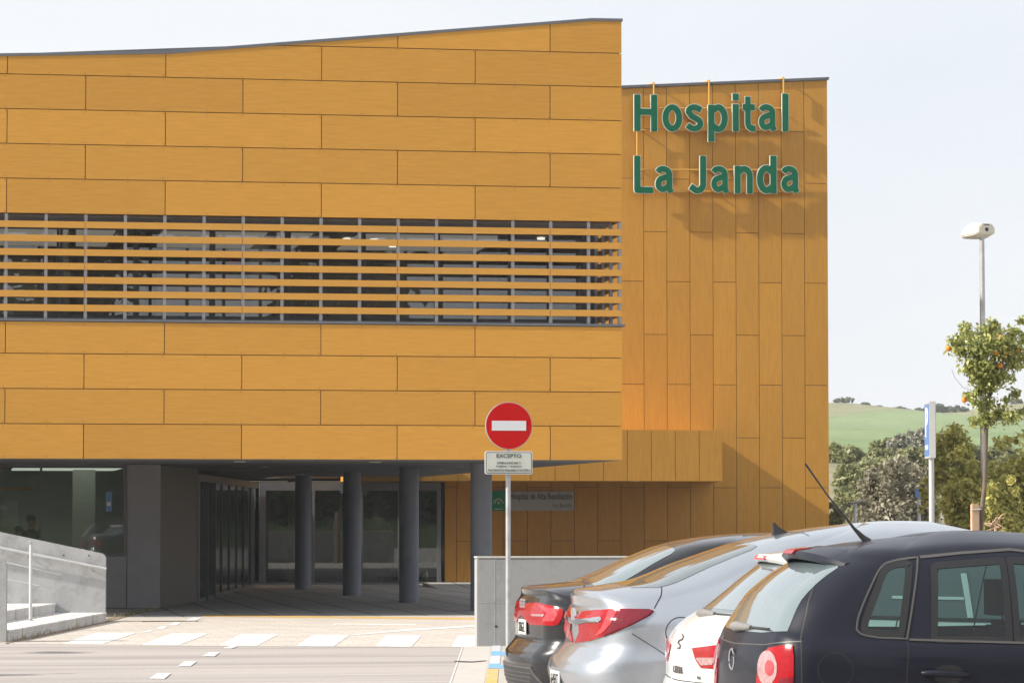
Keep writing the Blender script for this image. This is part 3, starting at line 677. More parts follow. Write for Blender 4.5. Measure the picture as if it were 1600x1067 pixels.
mark('drain_slot', ((222, 972), (310, 971.4), (310, 970.9), (222, 971.4)), 'black', z=.014)
# gutter and tiled pavement edge in front of the parked cars
gp = ((700, 1076), (722, 1012.5), (771, 1008), (766, 1013), (762, 1032), (756, 1076))
single('gutter', MB().prism([tuple(onz(x, y)+Vector((0, 0, .013))) for x, y in gp], (0, 0, .006)), 'gutter', kind='structure')
mark('gutter_joint', ((709, 1035), (712, 1036.5), (738, 1037.3), (760, 1035), (760, 1034.2), (738, 1036), (712, 1035)), 'black', z=.024)
mark('gutter_edge', ((700, 1076), (722, 1012.5), (724, 1012.7), (703, 1076)), 'ctop', z=.0235)
sheet('sidewalk', [onz(x, y) for x, y in ((756, 1080), (762, 1032), (766, 1013), (771, 1008), (900, 1008), (900, 1080))], .022, 'tile_w')
for nm, q, mt in (('grey_tiles', ((769.5, 1008.5), (783, 1008.5), (782, 1020), (768, 1020)), 'marking_g'), ('blue_stripe', ((768, 1020), (782, 1020), (782, 1021.5), (800, 1021.5), (800, 1026.5), (767, 1026.5)), 'marking_b'),
                  ('grey_tiles', ((767, 1027), (782, 1027), (781, 1040), (765, 1040)), 'marking_g'), ('blue_stripe', ((764, 1040), (781, 1040), (781, 1042), (800, 1042), (800, 1047), (763, 1047)), 'marking_b'),
                  ('yellow_stripe', ((762, 1048), (779, 1048), (776, 1080), (757, 1080)), 'marking_y')):
    mark(nm, q, mt, z=.027)
# small raised threshold at the back of the porch
single('porch_step', MB().box(11.6, 16, 73.2, 73.6, .0, .05), 'darkwall', kind='structure')
single('porch_ramp', MB().prism([(11.3, 76.5, .012), (11.3, 79, .012), (11.3, 79, .10)], (5, 0, 0)), 'floor', kind='structure')

# ================================================================== WALLS, STEPS, RAILS
WLV = 42.0
cw = thing('concrete_wall', 'low cast grey concrete wall behind the no entry sign and the black saloon', 'concrete wall', (6.7, WLV, 0))
x0 = onv(745.5, 950, WLV).x
mb = MB(); mb.box(x0, x0+9.5, WLV, WLV+.22, 0, 1.115); o = mb.build('wall_body', 'concrete', cw, bevel=.012)
mb = MB(); mb.box(x0-.008, x0+9.5, WLV-.006, WLV+.226, 1.116, 1.138); mb.build('lit_wall_top', 'ctop', cw, bevel=.006)
mb = MB(); xj = onv(773, 950, WLV).x; mb.box(xj-.006, xj+.006, WLV-.002, WLV+.001, 0, 1.1); zj = onv(773, 941, WLV).z; mb.box(x0, xj+6, WLV-.002, WLV+.001, zj-.004, zj+.004)
mb.build('formwork_joint', 'concrete_l', cw)
p = onv(775, 978, WLV); m_ = MB(); m_.disc((p.x, WLV-.001, p.z), (0, 1, 0), .016, .004, 14); m_.build('tie_hole', 'black', cw)
# ramp wall
RV = 53.0
xe = onv(166, 900, RV).x
def wz(u): # top of ramp wall
    a = onv(166, 865.5, RV); b = onv(0, 830.5, RV); return a.z+(u-a.x)*(b.z-a.z)/(b.x-a.x)
rw = thing('ramp_wall', 'pale painted concrete wall of the ramp with sloping top and a tube handrail', 'ramp wall', (xe, RV, 0))
mb = MB(); prof = [(-6, 0), (xe, 0), (xe, wz(xe)-.05), (xe-.02, wz(xe)-.015), (xe-.06, wz(xe-.06)), (-6, wz(-6))]
mb.prism([(x, RV, z) for x, z in prof], (0, .2, 0)); mb.build('wall_body', 'concrete_l', rw, bevel=.01)
mb = MB(); a = onv(166, 888.5, RV-.08); b = onv(0, 855.5, RV-.08); d = (b-a)*3
mb.tube([a, a+d], .022, 12); mb.build('handrail', 'rail', rw, smooth='auto')
mb = MB()
for k in range(5):
    q = a+d*(.05+k*.2); mb.tube([q, q+Vector((0, .09, -.05))], .008, 6)
mb.build('rail_bracket', 'rail', rw)
m_ = MB()
for px, py in ((99.5, 867), (139, 867.5), (145.5, 892), (112, 883)):
    p = onv(px, py, RV); m_.disc((p.x, RV-.001, p.z), (0, 1, 0), .012 if py < 870 else .007, .004, 12)
m_.build('tie_hole', 'black', rw)
# steps: two treads climbing to the left
p1 = onz(166, 970); p0 = onz(12.5, 1003)
st = thing('entrance_steps', 'two white tiled steps climbing left beside the pale ramp wall', 'steps', (p1.x, 48, 0))
s0 = onz(12.5, 1003)
e0 = Vector((s0.x, s0.y, 0)); e1 = Vector((xe+.002, RV-.004, 0))
lft = Vector((-1, -.0, 0))
def stepmesh(mb, a, b, z0, z1):
    mb.prism([(a.x, a.y, z0), (b.x, b.y, z0), (-6, b.y, z0), (-6, a.y, z0)], (0, 0, z1-z0))
w2 = onv(86, 940, RV).x-xe
m_ = MB(); stepmesh(m_, e0, e1, 0, .125); stepmesh(m_, e0+Vector((w2, 0, 0)), e1+Vector((w2, 0, 0)), .126, .265); m_.build('step_body', 'tile_step', st)
m_ = MB(); stepmesh(m_, e0+Vector((.015, 0, 0)), e1+Vector((.015, 0, 0)), .126, .155); m_.build('tread', 'tile_step', st, bevel=.004)
m_ = MB(); stepmesh(m_, e0+Vector((w2+.015, 0, 0)), e1+Vector((w2+.015, 0, 0)), .266, .30); m_.build('tread', 'tile_step', st, bevel=.004)
# parapet stub at the very left
PFV = e0.y-.25
xr = onv(11.3, 940, PFV).x
pf = thing('front_parapet', 'chipped pale concrete parapet end at the left edge before the steps', 'parapet', (xr, PFV, 0))
z1 = onv(6, 872, PFV).z
mb = MB(); mb.prism([(-6, PFV, 0), (xr, PFV, 0), (xr, PFV, z1-.08), (xr-.04, PFV, z1), (-6, PFV, z1+1.2)], (0, .22, 0)); mb.build('wall_body', 'concrete_l', pf, bevel=.012)
# post and rails between
RP = onz(47.5, 969, .155)
hr = thing('step_handrail', 'freestanding pale tube post with two sloping rails on the white steps', 'handrail', tuple(RP))
top = onv(47.5, 846, RP.y)
MB().tube([(RP.x, RP.y, .155), (RP.x, RP.y, top.z-.04), (RP.x-.01, RP.y, top.z-.012), (RP.x-.04, RP.y, top.z)], .024, 14).build('post', 'rail', hr, smooth='auto')
MB().disc((RP.x, RP.y, .16), (0, 0, 1), .045, .012, 18).build('base_plate', 'steel', hr, smooth='auto')
for ya, yb in ((878.5, 897.5), (905, 922)):
    a = onv(11, ya, RP.y+.05); b = onv(95, yb, RP.y+.05); a = a+(a-b)*1.5; MB().tube([a, b], .011, 10).build('rail', 'rail', hr, smooth='auto')
# handrail on the ramp top edge is the wall itself

# ================================================================== NO ENTRY SIGN
NV = 40.55
pc = onv(795, 665, NV)
ne = thing('no_entry_sign', 'round red no entry sign with a white bar on a thin galvanised pole', 'road sign', (pc.x, NV, 0))
MB().tube([(pc.x, NV+.05, .0), (pc.x, NV+.05, pc.z+.22)], .030, 18).build('pole', 'steel', ne, smooth='auto')
r = .5*(onv(831.5, 665, NV).x-onv(758.3, 665, NV).x)
d_ = MB(); d_.disc((pc.x, NV, pc.z), (0, 1, 0), r, .022, 64); rd = d_.build('sign_disc', 'signedge', ne, smooth='auto')
d_ = MB(); d_.disc((pc.x, NV-.0125, pc.z), (0, 1, 0), r-.008, .003, 64); d_.build('red_face', 'red', rd, smooth='auto')
MB().box(pc.x-r*.73, pc.x+r*.73, NV-.0175, NV-.0145, pc.z-r*.205, pc.z+r*.205).build('white_bar', 'signw', rd)
MB().box(pc.x-.06, pc.x+.06, NV+.012, NV+.02, pc.z-.06, pc.z+.06).build('clamp', 'steel', ne)
a = onv(757.5, 704.5, NV); b = onv(831.8, 740.8, NV)
def rrect(x0, x1, z0, z1, r, v, n=6):
    P = []
    for cx, cz, a0 in ((x1-r, z1-r, 0), (x0+r, z1-r, 90), (x0+r, z0+r, 180), (x1-r, z0+r, 270)):
        P += [(cx+r*math.cos(math.radians(a0+90*i/n)), v, cz+r*math.sin(math.radians(a0+90*i/n))) for i in range(n+1)]
    return P
pl = MB().prism(rrect(a.x, b.x, b.z, a.z, .025, NV-.010), (0, .02, 0)).build('notice_plate', 'signw', ne)
MB().prism(rrect(a.x+.012, b.x-.012, b.z+.012, a.z-.012, .02, NV-.013), (0, .002, 0)).build('plate_border', 'black', pl)
MB().prism(rrect(a.x+.019, b.x-.019, b.z+.019, a.z-.019, .016, NV-.0155), (0, .002, 0)).build('plate_face', 'signg', pl)
mb = MB()
def line(txt, xa, xb, ya, yb, off):
    p, q = onv(xa, yb, NV), onv(xb, ya, NV); fit_text(mb, txt, (0, NV-.0175, 0), (1, 0, 0), (0, 0, 1), p.x, q.x, p.z, q.z, .0008, off)
line('EXCEPTO', 775.5, 814, 709, 715, .007)
line('AMBULANCIAS Y', 776, 813.5, 721.3, 724.6, .0); line('SUBIDA Y BAJADA', 775, 815, 727, 730.3, .0); line('PACIENTES REHABILITACIÓN', 762.3, 827, 731.9, 736.2, .0)
mb.build('plate_lettering', 'black', pl)

# ================================================================== STREET LAMPS
def street_lamp(px, basepy, headpy, label, group):
    b = onz(px, basepy); v = b.y; S = (onv(px+10, 400, v).x-onv(px, 400, v).x)/10
    t = thing('street_lamp', label, 'street lamp', tuple(b), group)
    zt = onv(px, headpy, v).z
    MB().tube([(b.x, v, 0), (b.x, v, 1), (b.x, v, zt)], [.066, .062, .042], 20).build('pole', 'steel', t, smooth='auto')
    MB().tube([(b.x, v, 0), (b.x, v, .5)], .085, 20).build('pole_foot', 'steel', t, smooth='auto')
    # luminaire: octagonal rear end swelling to a rounded nose pointing away and left
    d = Vector((-.24, .97, 0)).normalized(); s = Vector((d.y, -d.x, 0)); u_ = Vector((0, 0, 1))
    c = Vector((b.x, v, zt+.10)); prof = []
    for k, (a, w, h0, h1) in enumerate(((-.16, .135, .03, .155), (-.15, .175, -.02, .165), (0, .19, -.075, .185), (.18, .185, -.085, .19), (.40, .15, -.07, .15), (.55, .09, -.05, .09), (.60, .03, -.03, .03))):
        ring = []
        for (x, z) in ((-.55, h0), (.55, h0), (1, h0*.35), (1, h1*.55), (.62, h1), (-.62, h1), (-1, h1*.55), (-1, h0*.35)):
            ring.append(c+d*a+s*(x*w)+u_*z)
        prof.append(ring)
    V = [p for r_ in prof for p in r_]; F = [(i*8+k, i*8+(k+1) % 8, (i+1)*8+(k+1) % 8, (i+1)*8+k) for i in range(len(prof)-1) for k in range(8)]
    F += [tuple(range(8)), tuple(range((len(prof)-1)*8, len(prof)*8))]
    hd = MB().add(V, F).build('lamp_head', 'lampbody', t, bevel=.025)
    m_ = MB(); m_.disc(c-d*.162+u_*.06, d, .035, .006, 16); m_.build('vent', 'plastic', hd)
    m_ = MB(); m_.prism([c-d*.163+s*x+u_*z for x, z in ((-.05, .135), (.06, .135), (.06, .15), (-.05, .15))], -d*.004); m_.build('label_plate', 'plastic', hd)
    m_ = MB(); 
    for sx in (-.09, .09): m_.prism([c-d*.15+s*(sx+x)+u_*z for x, z in ((-.02, .13), (.02, .13), (.02, .16), (-.02, .16))], -d*.02)
    m_.build('latch', 'lampbody', hd)
    MB().tube([c-u_*.10, c-u_*.02], .05, 16).build('socket', 'steel', hd, smooth='auto')
    return t
street_lamp(1538.5, 954, 374, 'tall galvanised street lamp with a cream head rising behind the orange tree', 'street lamps')
lampobj = [o for o in col.objects if o.name.startswith('street_lamp')][0]
l2 = copy_tree(lampobj); l2.location = (-8.6, 39.6, 0); l2['label'] = 'street lamp beyond the left edge whose pole shadow lies on the road'

# ================================================================== PARKING SIGN and small posts
b = onz(1457, 988); PVv = b.y
ps = thing('parking_sign', 'tall blue parking sign box seen edge on, on a pale round pole', 'parking sign', tuple(b))
MB().tube([(b.x, PVv, 0), (b.x, PVv, onv(1457, 716, PVv).z)], .038, 18).build('pole', 'rail', ps, smooth='auto')
zt, zb = onv(1452, 628, PVv).z, onv(1452, 716, PVv).z
dn = Vector((-.9828, .186, 0)).normalized()       # face turned to the left, a little towards us
sd = Vector((-dn.y, dn.x, 0)); cc = Vector((b.x-.005, PVv, 0))
def sbox(mb, w0, w1, t0, t1, z0, z1): mb.prism([cc+sd*w0+dn*t0+Vector((0, 0, z0)), cc+sd*w1+dn*t0+Vector((0, 0, z0)), cc+sd*w1+dn*t1+Vector((0, 0, z0)), cc+sd*w0+dn*t1+Vector((0, 0, z0))], (0, 0, z1-z0)); return mb
bx = sbox(MB(), -.34, .34, -.035, .055, zb, zt).build('sign_box', 'rail', ps, bevel=.006)
sbox(MB(), -.315, .315, .0555, .058, zb+.03, zt-.03).build('blue_face', 'blue', bx)
mb = MB(); ax = -sd if sd.y > 0 else sd; 
ax = Vector((-dn.y, dn.x, 0)); ax = -ax if ax.cross(Vector((0, 0, 1))).dot(dn) < 0 else ax
fit_text(mb, 'P', cc+dn*.0605, ax, (0, 0, 1), -.17, .19, zb+.30, zt-.08, .002, .03)
mb.build('sign_letter', 'signw', bx)
mb = MB(); fit_text(mb, 'PARKING', cc+dn*.0605, ax, (0, 0, 1), -.2, .2, zb+.12, zb+.19, .002, .01); mb.build('sign_caption', 'signw', bx)
def garden_light(px, py, v, lab):
    p = onv(px, py, v); t = thing('garden_light', lab, 'garden light', (p.x, v, 0), 'low garden lights')
    MB().tube([(p.x, v, 0), (p.x, v, p.z-.03)], .035, 12).build('post', 'rail', t, smooth='auto')
    MB().prism([(p.x-.09, v-.12, p.z-.03), (p.x+.14, v-.12, p.z+.02), (p.x+.16, v-.12, p.z+.05), (p.x-.11, v-.12, p.z+.01)], (0, .24, 0)).build('lamp_cap', 'gframe', t, bevel=.008)
garden_light(1336, 786, 66, 'low garden light post left of the pale olive tree near the ochre wall')
garden_light(1467, 790, 66, 'low garden light post just right of the parking sign pole')
p = onv(1436, 770, 74); bs = thing('blue_road_sign', 'small blue road sign on a thin post in the pale olive tree', 'road sign', (p.x, 74, 0))
MB().tube([(p.x, 74, 0), (p.x, 74, p.z+.1)], .04, 12).build('post', 'rail', bs, smooth='auto')
MB().box(p.x-.11, p.x+.11, 73.93, 73.955, p.z-.10, p.z+.10).build('sign_plate', 'blue', bs)
b = onz(1524, 996); 
sk = thing('tree_stake', 'weathered wooden stake tied against the orange tree trunk', 'stake', (b.x, b.y-.1, 0))
zt = onv(1522, 787, b.y).z
MB().prism([(b.x-.07, b.y-.12, 0), (b.x+.035, b.y-.12, 0), (b.x+.035, b.y-.03, 0), (b.x-.07, b.y-.03, 0)], (0, 0, zt)).build('wood_post', 'stake', sk, bevel=.01)
MB().tube([(b.x-.08, b.y-.13, zt-.08), (b.x+.05, b.y-.13, zt-.07), (b.x+.12, b.y+.02, zt-.06), (b.x-.0, b.y+.06, zt-.07), (b.x-.08, b.y-.13, zt-.08)], .008, 6).build('tie', 'rail', sk)

# ================================================================== CARS
KF = ('xr', 'zr', 'bow', 'rc', 'w', 'tr', 'zs0', 'zs1', 'zs2', 'xf', 'zf', 'rcf')
def pchip(Y, m):
    Y = np.array(Y, float); n = len(Y); d = np.diff(Y); s = np.zeros(n)
    for i in range(1, n-1): s[i] = 0 if d[i-1]*d[i] <= 0 else 2*d[i-1]*d[i]/(d[i-1]+d[i])
    s[0] = d[0]; s[-1] = d[-1]; out = []
    for i in range(n-1):
        for k in range(m):
            t = k/m; out.append((2*t**3-3*t**2+1)*Y[i]+(t**3-2*t**2+t)*s[i]+(3*t**2-2*t**3)*Y[i+1]+(t**3-t**2)*s[i+1])
    out.append(Y[-1]); return out
def sm(t): t = max(0, min(1, t)); return t*t*(3-2*t)
def inpoly(x, y, P):
    c = False
    for (a, b), (d, e) in zip(P, P[1:]+P[:1]):
        if (b > y) != (e > y) and x < (d-a)*(y-b)/(e-b)+a: c = not c
    return c
class Car:
    def __init__(s, name, label, u0, vnear, keys, mat, m=5, nS=64):
        s.keys = keys; s.w = max(k[4] for k in keys); s.u0 = u0; s.vc = vnear+s.w; s.mat = mat
        s.root = thing(name, label, 'car', (u0, s.vc, 0), 'cars parked side by side')
        keys = [(k[0]+.028*min(1, k[4]/.6), k[1], k[2]+.06*min(1, k[4]/.6), *k[3:]) for k in keys]; s.keys = keys; A_ = [pchip([k[i] for k in keys], m) for i in range(12)]; NR = len(A_[0])
        rows = []
        for q in range(NR):
            xr, zr, bow, rc, w, tr, z0, z1, z2, xf, zf, rcf = [a[q] for a in A_]
            we = max(w-tr, .004); rc = min(rc, we*.95); rcf = min(rcf, we*.95); P = []
            for i in range(12):
                y = (we-rc)*i/12; P.append((xr+bow*(y/max(w, .01))**2, y, zr))
            xc = xr+bow*((we-rc)/max(w, .01))**2
            for i in range(9):
                t = math.pi/2*i/9; P.append((xc+rc*(1-math.cos(t)), we-rc+rc*math.sin(t), zr+(z0-zr)*sm(i/9*.8)))
            xa, xb = xc+rc, xf-rcf; zz0 = zr+(z0-zr)*sm(.8)
            for i in range(nS+1):
                t = i/nS; x = xa+(xb-xa)*t
                y = w-tr*max(0, 1-(x-xa)/1.0)**2-tr*1.3*max(0, 1-(xb-x)/1.1)**2
                if t < .5: z = z0+(z1-z0)*(1-(1-t*2)**2)
                else: z = z1+(z2-z1)*((t-.5)*2)**2
                if t < .06: z = zz0+(z-zz0)*sm(t/.06)
                P.append((x, max(y, .002), z))
            wf = P[-1][1]
            for i in range(1, 10):
                t = math.pi/2*i/9; P.append((xb+rcf*math.sin(t), wf-rcf+rcf*math.cos(t), z2+(zf-z2)*sm(i/9)))
            for i in range(1, 10):
                y = (wf-rcf)*(1-i/9); P.append((xf+.10*(1-(y/max(w, .01))**2)*min(1, w), y, zf))
            rows.append(P)
        n = len(rows[0]); V = []; idx = {}
        for q, P in enumerate(rows):
            ring = P+[(x, -y, z) for x, y, z in reversed(P[1:-1])]
            V += ring
        N = len(ring); s.F = [(q*N+k, q*N+(k+1) % N, (q+1)*N+(k+1) % N, (q+1)*N+k) for q in range(NR-1) for k in range(N)]
        s.F += [tuple(range(N))[::-1]]
        # close the roof: the last ring is a thin slit, stitch its two halves
        b = (NR-1)*N; h = n-1
        for k in range(h): 
            a0, a1 = b+k, b+k+1; c0, c1 = b+(N-k) % N, b+(N-k-1) % N
            s.F.append(tuple(dict.fromkeys((a0, a1, c1, c0))))
        s.F = [f for f in s.F if len(set(f)) > 2]
        s.V = V; s.N = N
        bm = bmesh.new(); vs_ = [bm.verts.new(p) for p in V]
        for f in s.F:
            try: bm.faces.new([vs_[i] for i in f])
            except ValueError: pass
        bmesh.ops.recalc_face_normals(bm, faces=bm.faces); s.bvh = BVHTree.FromBMesh(bm); bm.free()
        s.cuts = []
    def W(s, p): return (s.u0+p[0], s.vc+p[1], p[2])
    def L(s, px, py, side='near'):          # survey on the near flank: pixel -> (x, z) of the car
        v = s.vc-s.w+.01 if side == 'near' else s.vc+side
        p = onv(px, py, v); return (p.x-s.u0, p.z)
    def hit(s, a, b, mode):
        if mode == 'cam': o, d = (-s.u0, -s.vc, H), ray(a, b)
        elif mode == 'near': o, d = (a, -3, b), (0, 1, 0)
        elif mode == 'far': o, d = (a, 3, b), (0, -1, 0)
        elif mode == 'rear': o, d = (-2, a, b), (1, 0, 0)
        elif mode == 'front': o, d = (8, a, b), (-1, 0, 0)
        elif mode == 'top': o, d = (a, b, 4), (0, 0, -1)
        h = s.bvh.ray_cast(Vector(o), Vector(d))
        if h[0] is None: return None
        if mode == 'rear' and h[0].x > s.keys[6][0]+.26 and b < 1.0: return None
        nn = h[1]
        if nn.dot(Vector(d)) > 0: nn = -nn
        return h[0], nn
    def patch(s, poly, mode, mat, name, off=.004, step=.035, parent=None, mirror=False, **k):
        if mode == 'cam': step = 3.0
        bm = bmesh.new(); vs_ = [bm.verts.new((x, y, 0)) for x, y in poly]; bm.faces.new(vs_)
        bmesh.ops.triangulate(bm, faces=bm.faces)
        for it in range(7):
            es = [e for e in bm.edges if e.calc_length() > step]
            if not es: break
            bmesh.ops.subdivide_edges(bm, edges=es, cuts=1, use_grid_fill=False); bmesh.ops.triangulate(bm, faces=[f for f in bm.faces if len(f.verts) > 3])
        mb = MB(); bad = set(); loc = []; nor = []
        bm.verts.ensure_lookup_table()
        for v in bm.verts:
            h = s.hit(v.co.x, v.co.y, mode)
            if h is None: bad.add(v.index); loc.append(Vector((0, 0, 0))); nor.append(Vector((0, 0, 1)))
            else: loc.append(h[0]); nor.append(h[1])
        F = [tuple(v.index for v in f.verts) for f in bm.faces if not any(v.index in bad for v in f.verts)]
        bm.free(); cnt = {}
        for f in F:
            for a, b in zip(f, f[1:]+f[:1]): cnt[(a, b)] = 1
        sk = [(a, b) for (a, b) in cnt if (b, a) not in cnt]; n = len(loc)
        if mirror:
            for q_ in loc+nor: q_.y = -q_.y
        V = [s.W(p+q*off) for p, q in zip(loc, nor)]+[s.W(p-q*.006) for p, q in zip(loc, nor)]
        used = sorted({i for f in F for i in f}); mp = {i: j for j, i in enumerate(used)}; m2 = len(used)
        mb.add([V[i] for i in used]+[V[i+n] for i in used], [tuple(mp[i] for i in f) for f in F]+[(mp[b], mp[a], mp[a]+m2, mp[b]+m2) for a, b in sk])
        o = mb.build(name, mat, parent or s.root, smooth='auto', **k); return o
    def strip(s, pts, mode, w, mat, name, off=.002, parent=None, closed=False, mbx=None):
        P = [Vector((x, y, 0)) for x, y in (pts+[pts[0]] if closed else pts)]; Q = []
        for a, b in zip(P, P[1:]):
            n = max(1, int((b-a).length/.02))
            for i in range(n): Q.append(a+(b-a)*i/n)
        Q.append(P[-1]); mb = mbx or MB(); base = len(mb.v); cnt = 0
        for i, q in enumerate(Q):
            if closed: d = (Q[(i+1) % (len(Q)-1)]-Q[(i-1) % (len(Q)-1)])
            else: d = Q[min(i+1, len(Q)-1)]-Q[max(i-1, 0)]
            d.normalize(); t = Vector((-d.y, d.x, 0))*(w/2)
            h0, h1 = s.hit(*(q+t).xy, mode), s.hit(*(q-t).xy, mode)
            if h0 is None or h1 is None: cnt = 0; continue
            mb.v += [s.W(h0[0]-h0[1]*.004), s.W(h0[0]+h0[1]*off), s.W(h1[0]+h1[1]*off), s.W(h1[0]-h1[1]*.004)]
            n = len(mb.v)
            if cnt: mb.f += [(n-8+j, n-7+j, n-3+j, n-4+j) for j in range(3)]
            cnt = 1
        if mbx is None: return mb.build(name, mat, parent or s.root, smooth='auto')
    def line(s, ctrl, n=10, closed=False):      # smooth curve through points
        P = [Vector((*p, 0)) for p in ctrl]; out = []; m = len(P); rng_ = range(m if closed else m-1)
        for i in rng_:
            a = P[(i-1) % m] if closed or i > 0 else P[i]; b = P[i]; c = P[(i+1) % m]; d = P[(i+2) % m] if closed or i+2 < m else c
            for k in range(n):
                t = k/n; q = .5*((2*b)+(c-a)*t+(2*a-5*b+4*c-d)*t*t+(-a+3*b-3*c+d)*t**3); out.append((q.x, q.y))
        if not closed: out.append(ctrl[-1])
        return out
    def body(s):
        V = np.array(s.V); keep = []
        for f in s.F:
            c = sum((Vector(s.V[i]) for i in f), Vector((0, 0, 0)))/len(f); ok = True
            for poly, mode in s.cuts:
                if mode == 'side' and abs(c.y) > .35 and inpoly(c.x, c.z, poly): ok = False
                if mode == 'rear' and c.x < 1.2 and inpoly(c.y, c.z, poly): ok = False
                if mode == 'front' and c.x > 2.0 and inpoly(c.y, c.z, poly) : ok = False
            if ok: keep.append(f)
        mb = MB(); mb.v = [s.W(p) for p in s.V]; mb.f = keep
        o = mb.build('body', s.mat, s.root, smooth=True)
        s.bodyobj = o; return o
    def wheels(s, xs, r=.31, y=None):
        y = y or s.w-.115
        for x in xs:
            for sd_ in (-1, 1):
                c = Vector((s.u0+x, s.vc+sd_*y, r)); m_ = MB(); ax = Vector((0, sd_, 0))
                m_.tube([c-ax*.10, c-ax*.085, c+ax*.075, c+ax*.095], [r*.93, r, r, r*.93], 36); t = m_.build('wheel', 'tyre', s.root, smooth='auto')
                m_ = MB(); m_.disc(c+ax*.092, ax, r*.66, .012, 36)
                for k in range(5):
                    a = 2*math.pi*k/5; e = Vector((math.cos(a), 0, math.sin(a))); m_.tube([c+ax*.10+e*.03, c+ax*.10+e*r*.62], [.035, .028], 8)
                m_.build('rim', 'rim', t, smooth='auto')
                m_ = MB(); n = 20; V = []
                for k in range(n+1):
                    a = math.pi*k/n
                    for yy in (-.13, .0): V.append(c+Vector((math.cos(a)*(r+.055), 0, math.sin(a)*(r+.055)))+ax*(yy+.05))
                m_.add(V, [(2*k, 2*k+1, 2*k+3, 2*k+2) for k in range(n)]); m_.build('wheel_arch', 'plastic', s.root, smooth='auto')
                if sd_ < 0 or True: s.cuts.append(([(x+(r+.05)*math.cos(2*math.pi*k/24), r+(r+.05)*math.sin(2*math.pi*k/24)) for k in range(24)], 'side'))
    def plate(s, x, y, z, txt, hw=.26):
        h = s.hit(y, z, 'rear')
        p = Vector(s.W((h[0].x-.012, y, z))); m_ = MB(); m_.box(p.x, p.x+.008, p.y-hw, p.y+hw, z-.055, z+.055); o = m_.build('licence_plate', 'plate', s.root)
        m_ = MB(); fit_text(m_, txt, (p.x-.002, p.y, z), (0, -1, 0), (0, 0, 1), -hw*.85, hw*.85, -.038, .038, .001, .01); m_.build('plate_characters', 'black', o)
def mirror_near(poly): return poly

# ---- nearest car: small dark five-door hatch
#      xr    zr    bow  rc   w     tr   zs0  zs1  zs2   xf    zf    rcf
K = [(.25, .17, .03, .25, .74, .05, .17, .17, .17, 3.80, .17, .3),
     (.06, .27, .04, .25, .82, .05, .26, .24, .26, 3.92, .27, .4),
     (.00, .42, .05, .24, .845, .05, .42, .42, .42, 3.96, .42, .4),
     (.00, .56, .05, .24, .850, .05, .56, .56, .56, 3.96, .55, .4),
     (.05, .64, .05, .23, .850, .05, .64, .64, .64, 3.93, .62, .4),
     (.085, .70, .05, .22, .850, .05, .70, .70, .69, 3.88, .68, .4),
     (.09, .82, .05, .22, .848, .05, .82, .80, .76, 3.78, .75, .4),
     (.105, .93, .05, .22, .843, .05, .91, .88, .86, 3.45, .85, .4),
     (.125, 1.00, .05, .22, .832, .055, .965, .94, .93, 3.10, .95, .35),
     (.150, 1.05, .06, .23, .815, .06, 1.01, .975, .97, 2.95, 1.00, .30),
     (.235, 1.19, .07, .24, .775, .06, 1.16, 1.13, 1.13, 2.65, 1.16, .26),
     (.385, 1.33, .11, .24, .725, .06, 1.31, 1.30, 1.30, 2.35, 1.32, .24),
     (.51, 1.405, .13, .24, .685, .06, 1.39, 1.40, 1.39, 2.18, 1.42, .22),
     (.575, 1.445, .12, .22, .650, .06, 1.425, 1.445, 1.43, 2.10, 1.46, .22),
     (.63, 1.465, .11, .20, .600, .06, 1.455, 1.485, 1.465, 2.02, 1.485, .20),
     (.75, 1.485, .08, .18, .48, .06, 1.485, 1.52, 1.505, 1.90, 1.51, .18),
     (.95, 1.510, .05, .10, .25, .04, 1.51, 1.55, 1.54, 1.75, 1.54, .10),
     (1.2, 1.530, .0, .01, .01, .0, 1.53, 1.557, 1.555, 1.60, 1.555, .01)]
c = Car('parked_car', 'near black five-door hatchback with side windows and thin roof aerial, closest to us', 4.165, 17.2, K, 'p_near', m=7, nS=90)
near = c
qw = c.line([c.L(*p) for p in ((1345, 984), (1350, 962), (1371, 920), (1393, 887), (1415, 877), (1452, 871.5))], 8)+[c.L(1421, 998)]+c.line([c.L(*p) for p in ((1378, 996.5), (1354, 992), (1345, 984))], 6)[:-1]
qg = c.line([c.L(*p) for p in ((1357, 982), (1362, 965), (1380, 926), (1397, 893), (1414, 883), (1437, 881))], 8)+[c.L(1413, 991)]+c.line([c.L(*p) for p in ((1380, 989), (1360, 987), (1357, 982))], 5)[:-1]
dx = lambda px, py: c.L(px, py)
dw = [dx(1458, 872), dx(1600, 860), (2.02, 1.40), (2.62, 1.02), (2.62, .95), dx(1600, 1005), dx(1425, 1000)]
dg1 = [dx(1474, 886), dx(1480, 884), dx(1583, 876.5), dx(1580, 1000), dx(1463, 999)]
dg2 = [dx(1594, 876), (2.00, 1.375), (2.40, 1.10), (2.46, 1.0), dx(1592, 999)]
rg = [(-.66, 1.03), (-.40, 1.015), (.40, 1.015), (.66, 1.03), (.60, 1.19), (.545, 1.36), (.48, 1.392), (-.48, 1.392), (-.545, 1.36), (-.60, 1.19)]
shrink = lambda P, d: [((x-sum(p[0] for p in P)/len(P))*(1-d)+sum(p[0] for p in P)/len(P), (y-sum(p[1] for p in P)/len(P))*(1-d)+sum(p[1] for p in P)/len(P)) for x, y in P]
ws = [(-.62, 1.06), (.62, 1.06), (.54, 1.40), (-.54, 1.40)]
c.cuts += [(qg, 'side'), (dg1, 'side'), (dg2, 'side'), (shrink(rg, .03), 'rear'), (ws, 'front')]
c.wheels([.72, 3.19], .30)
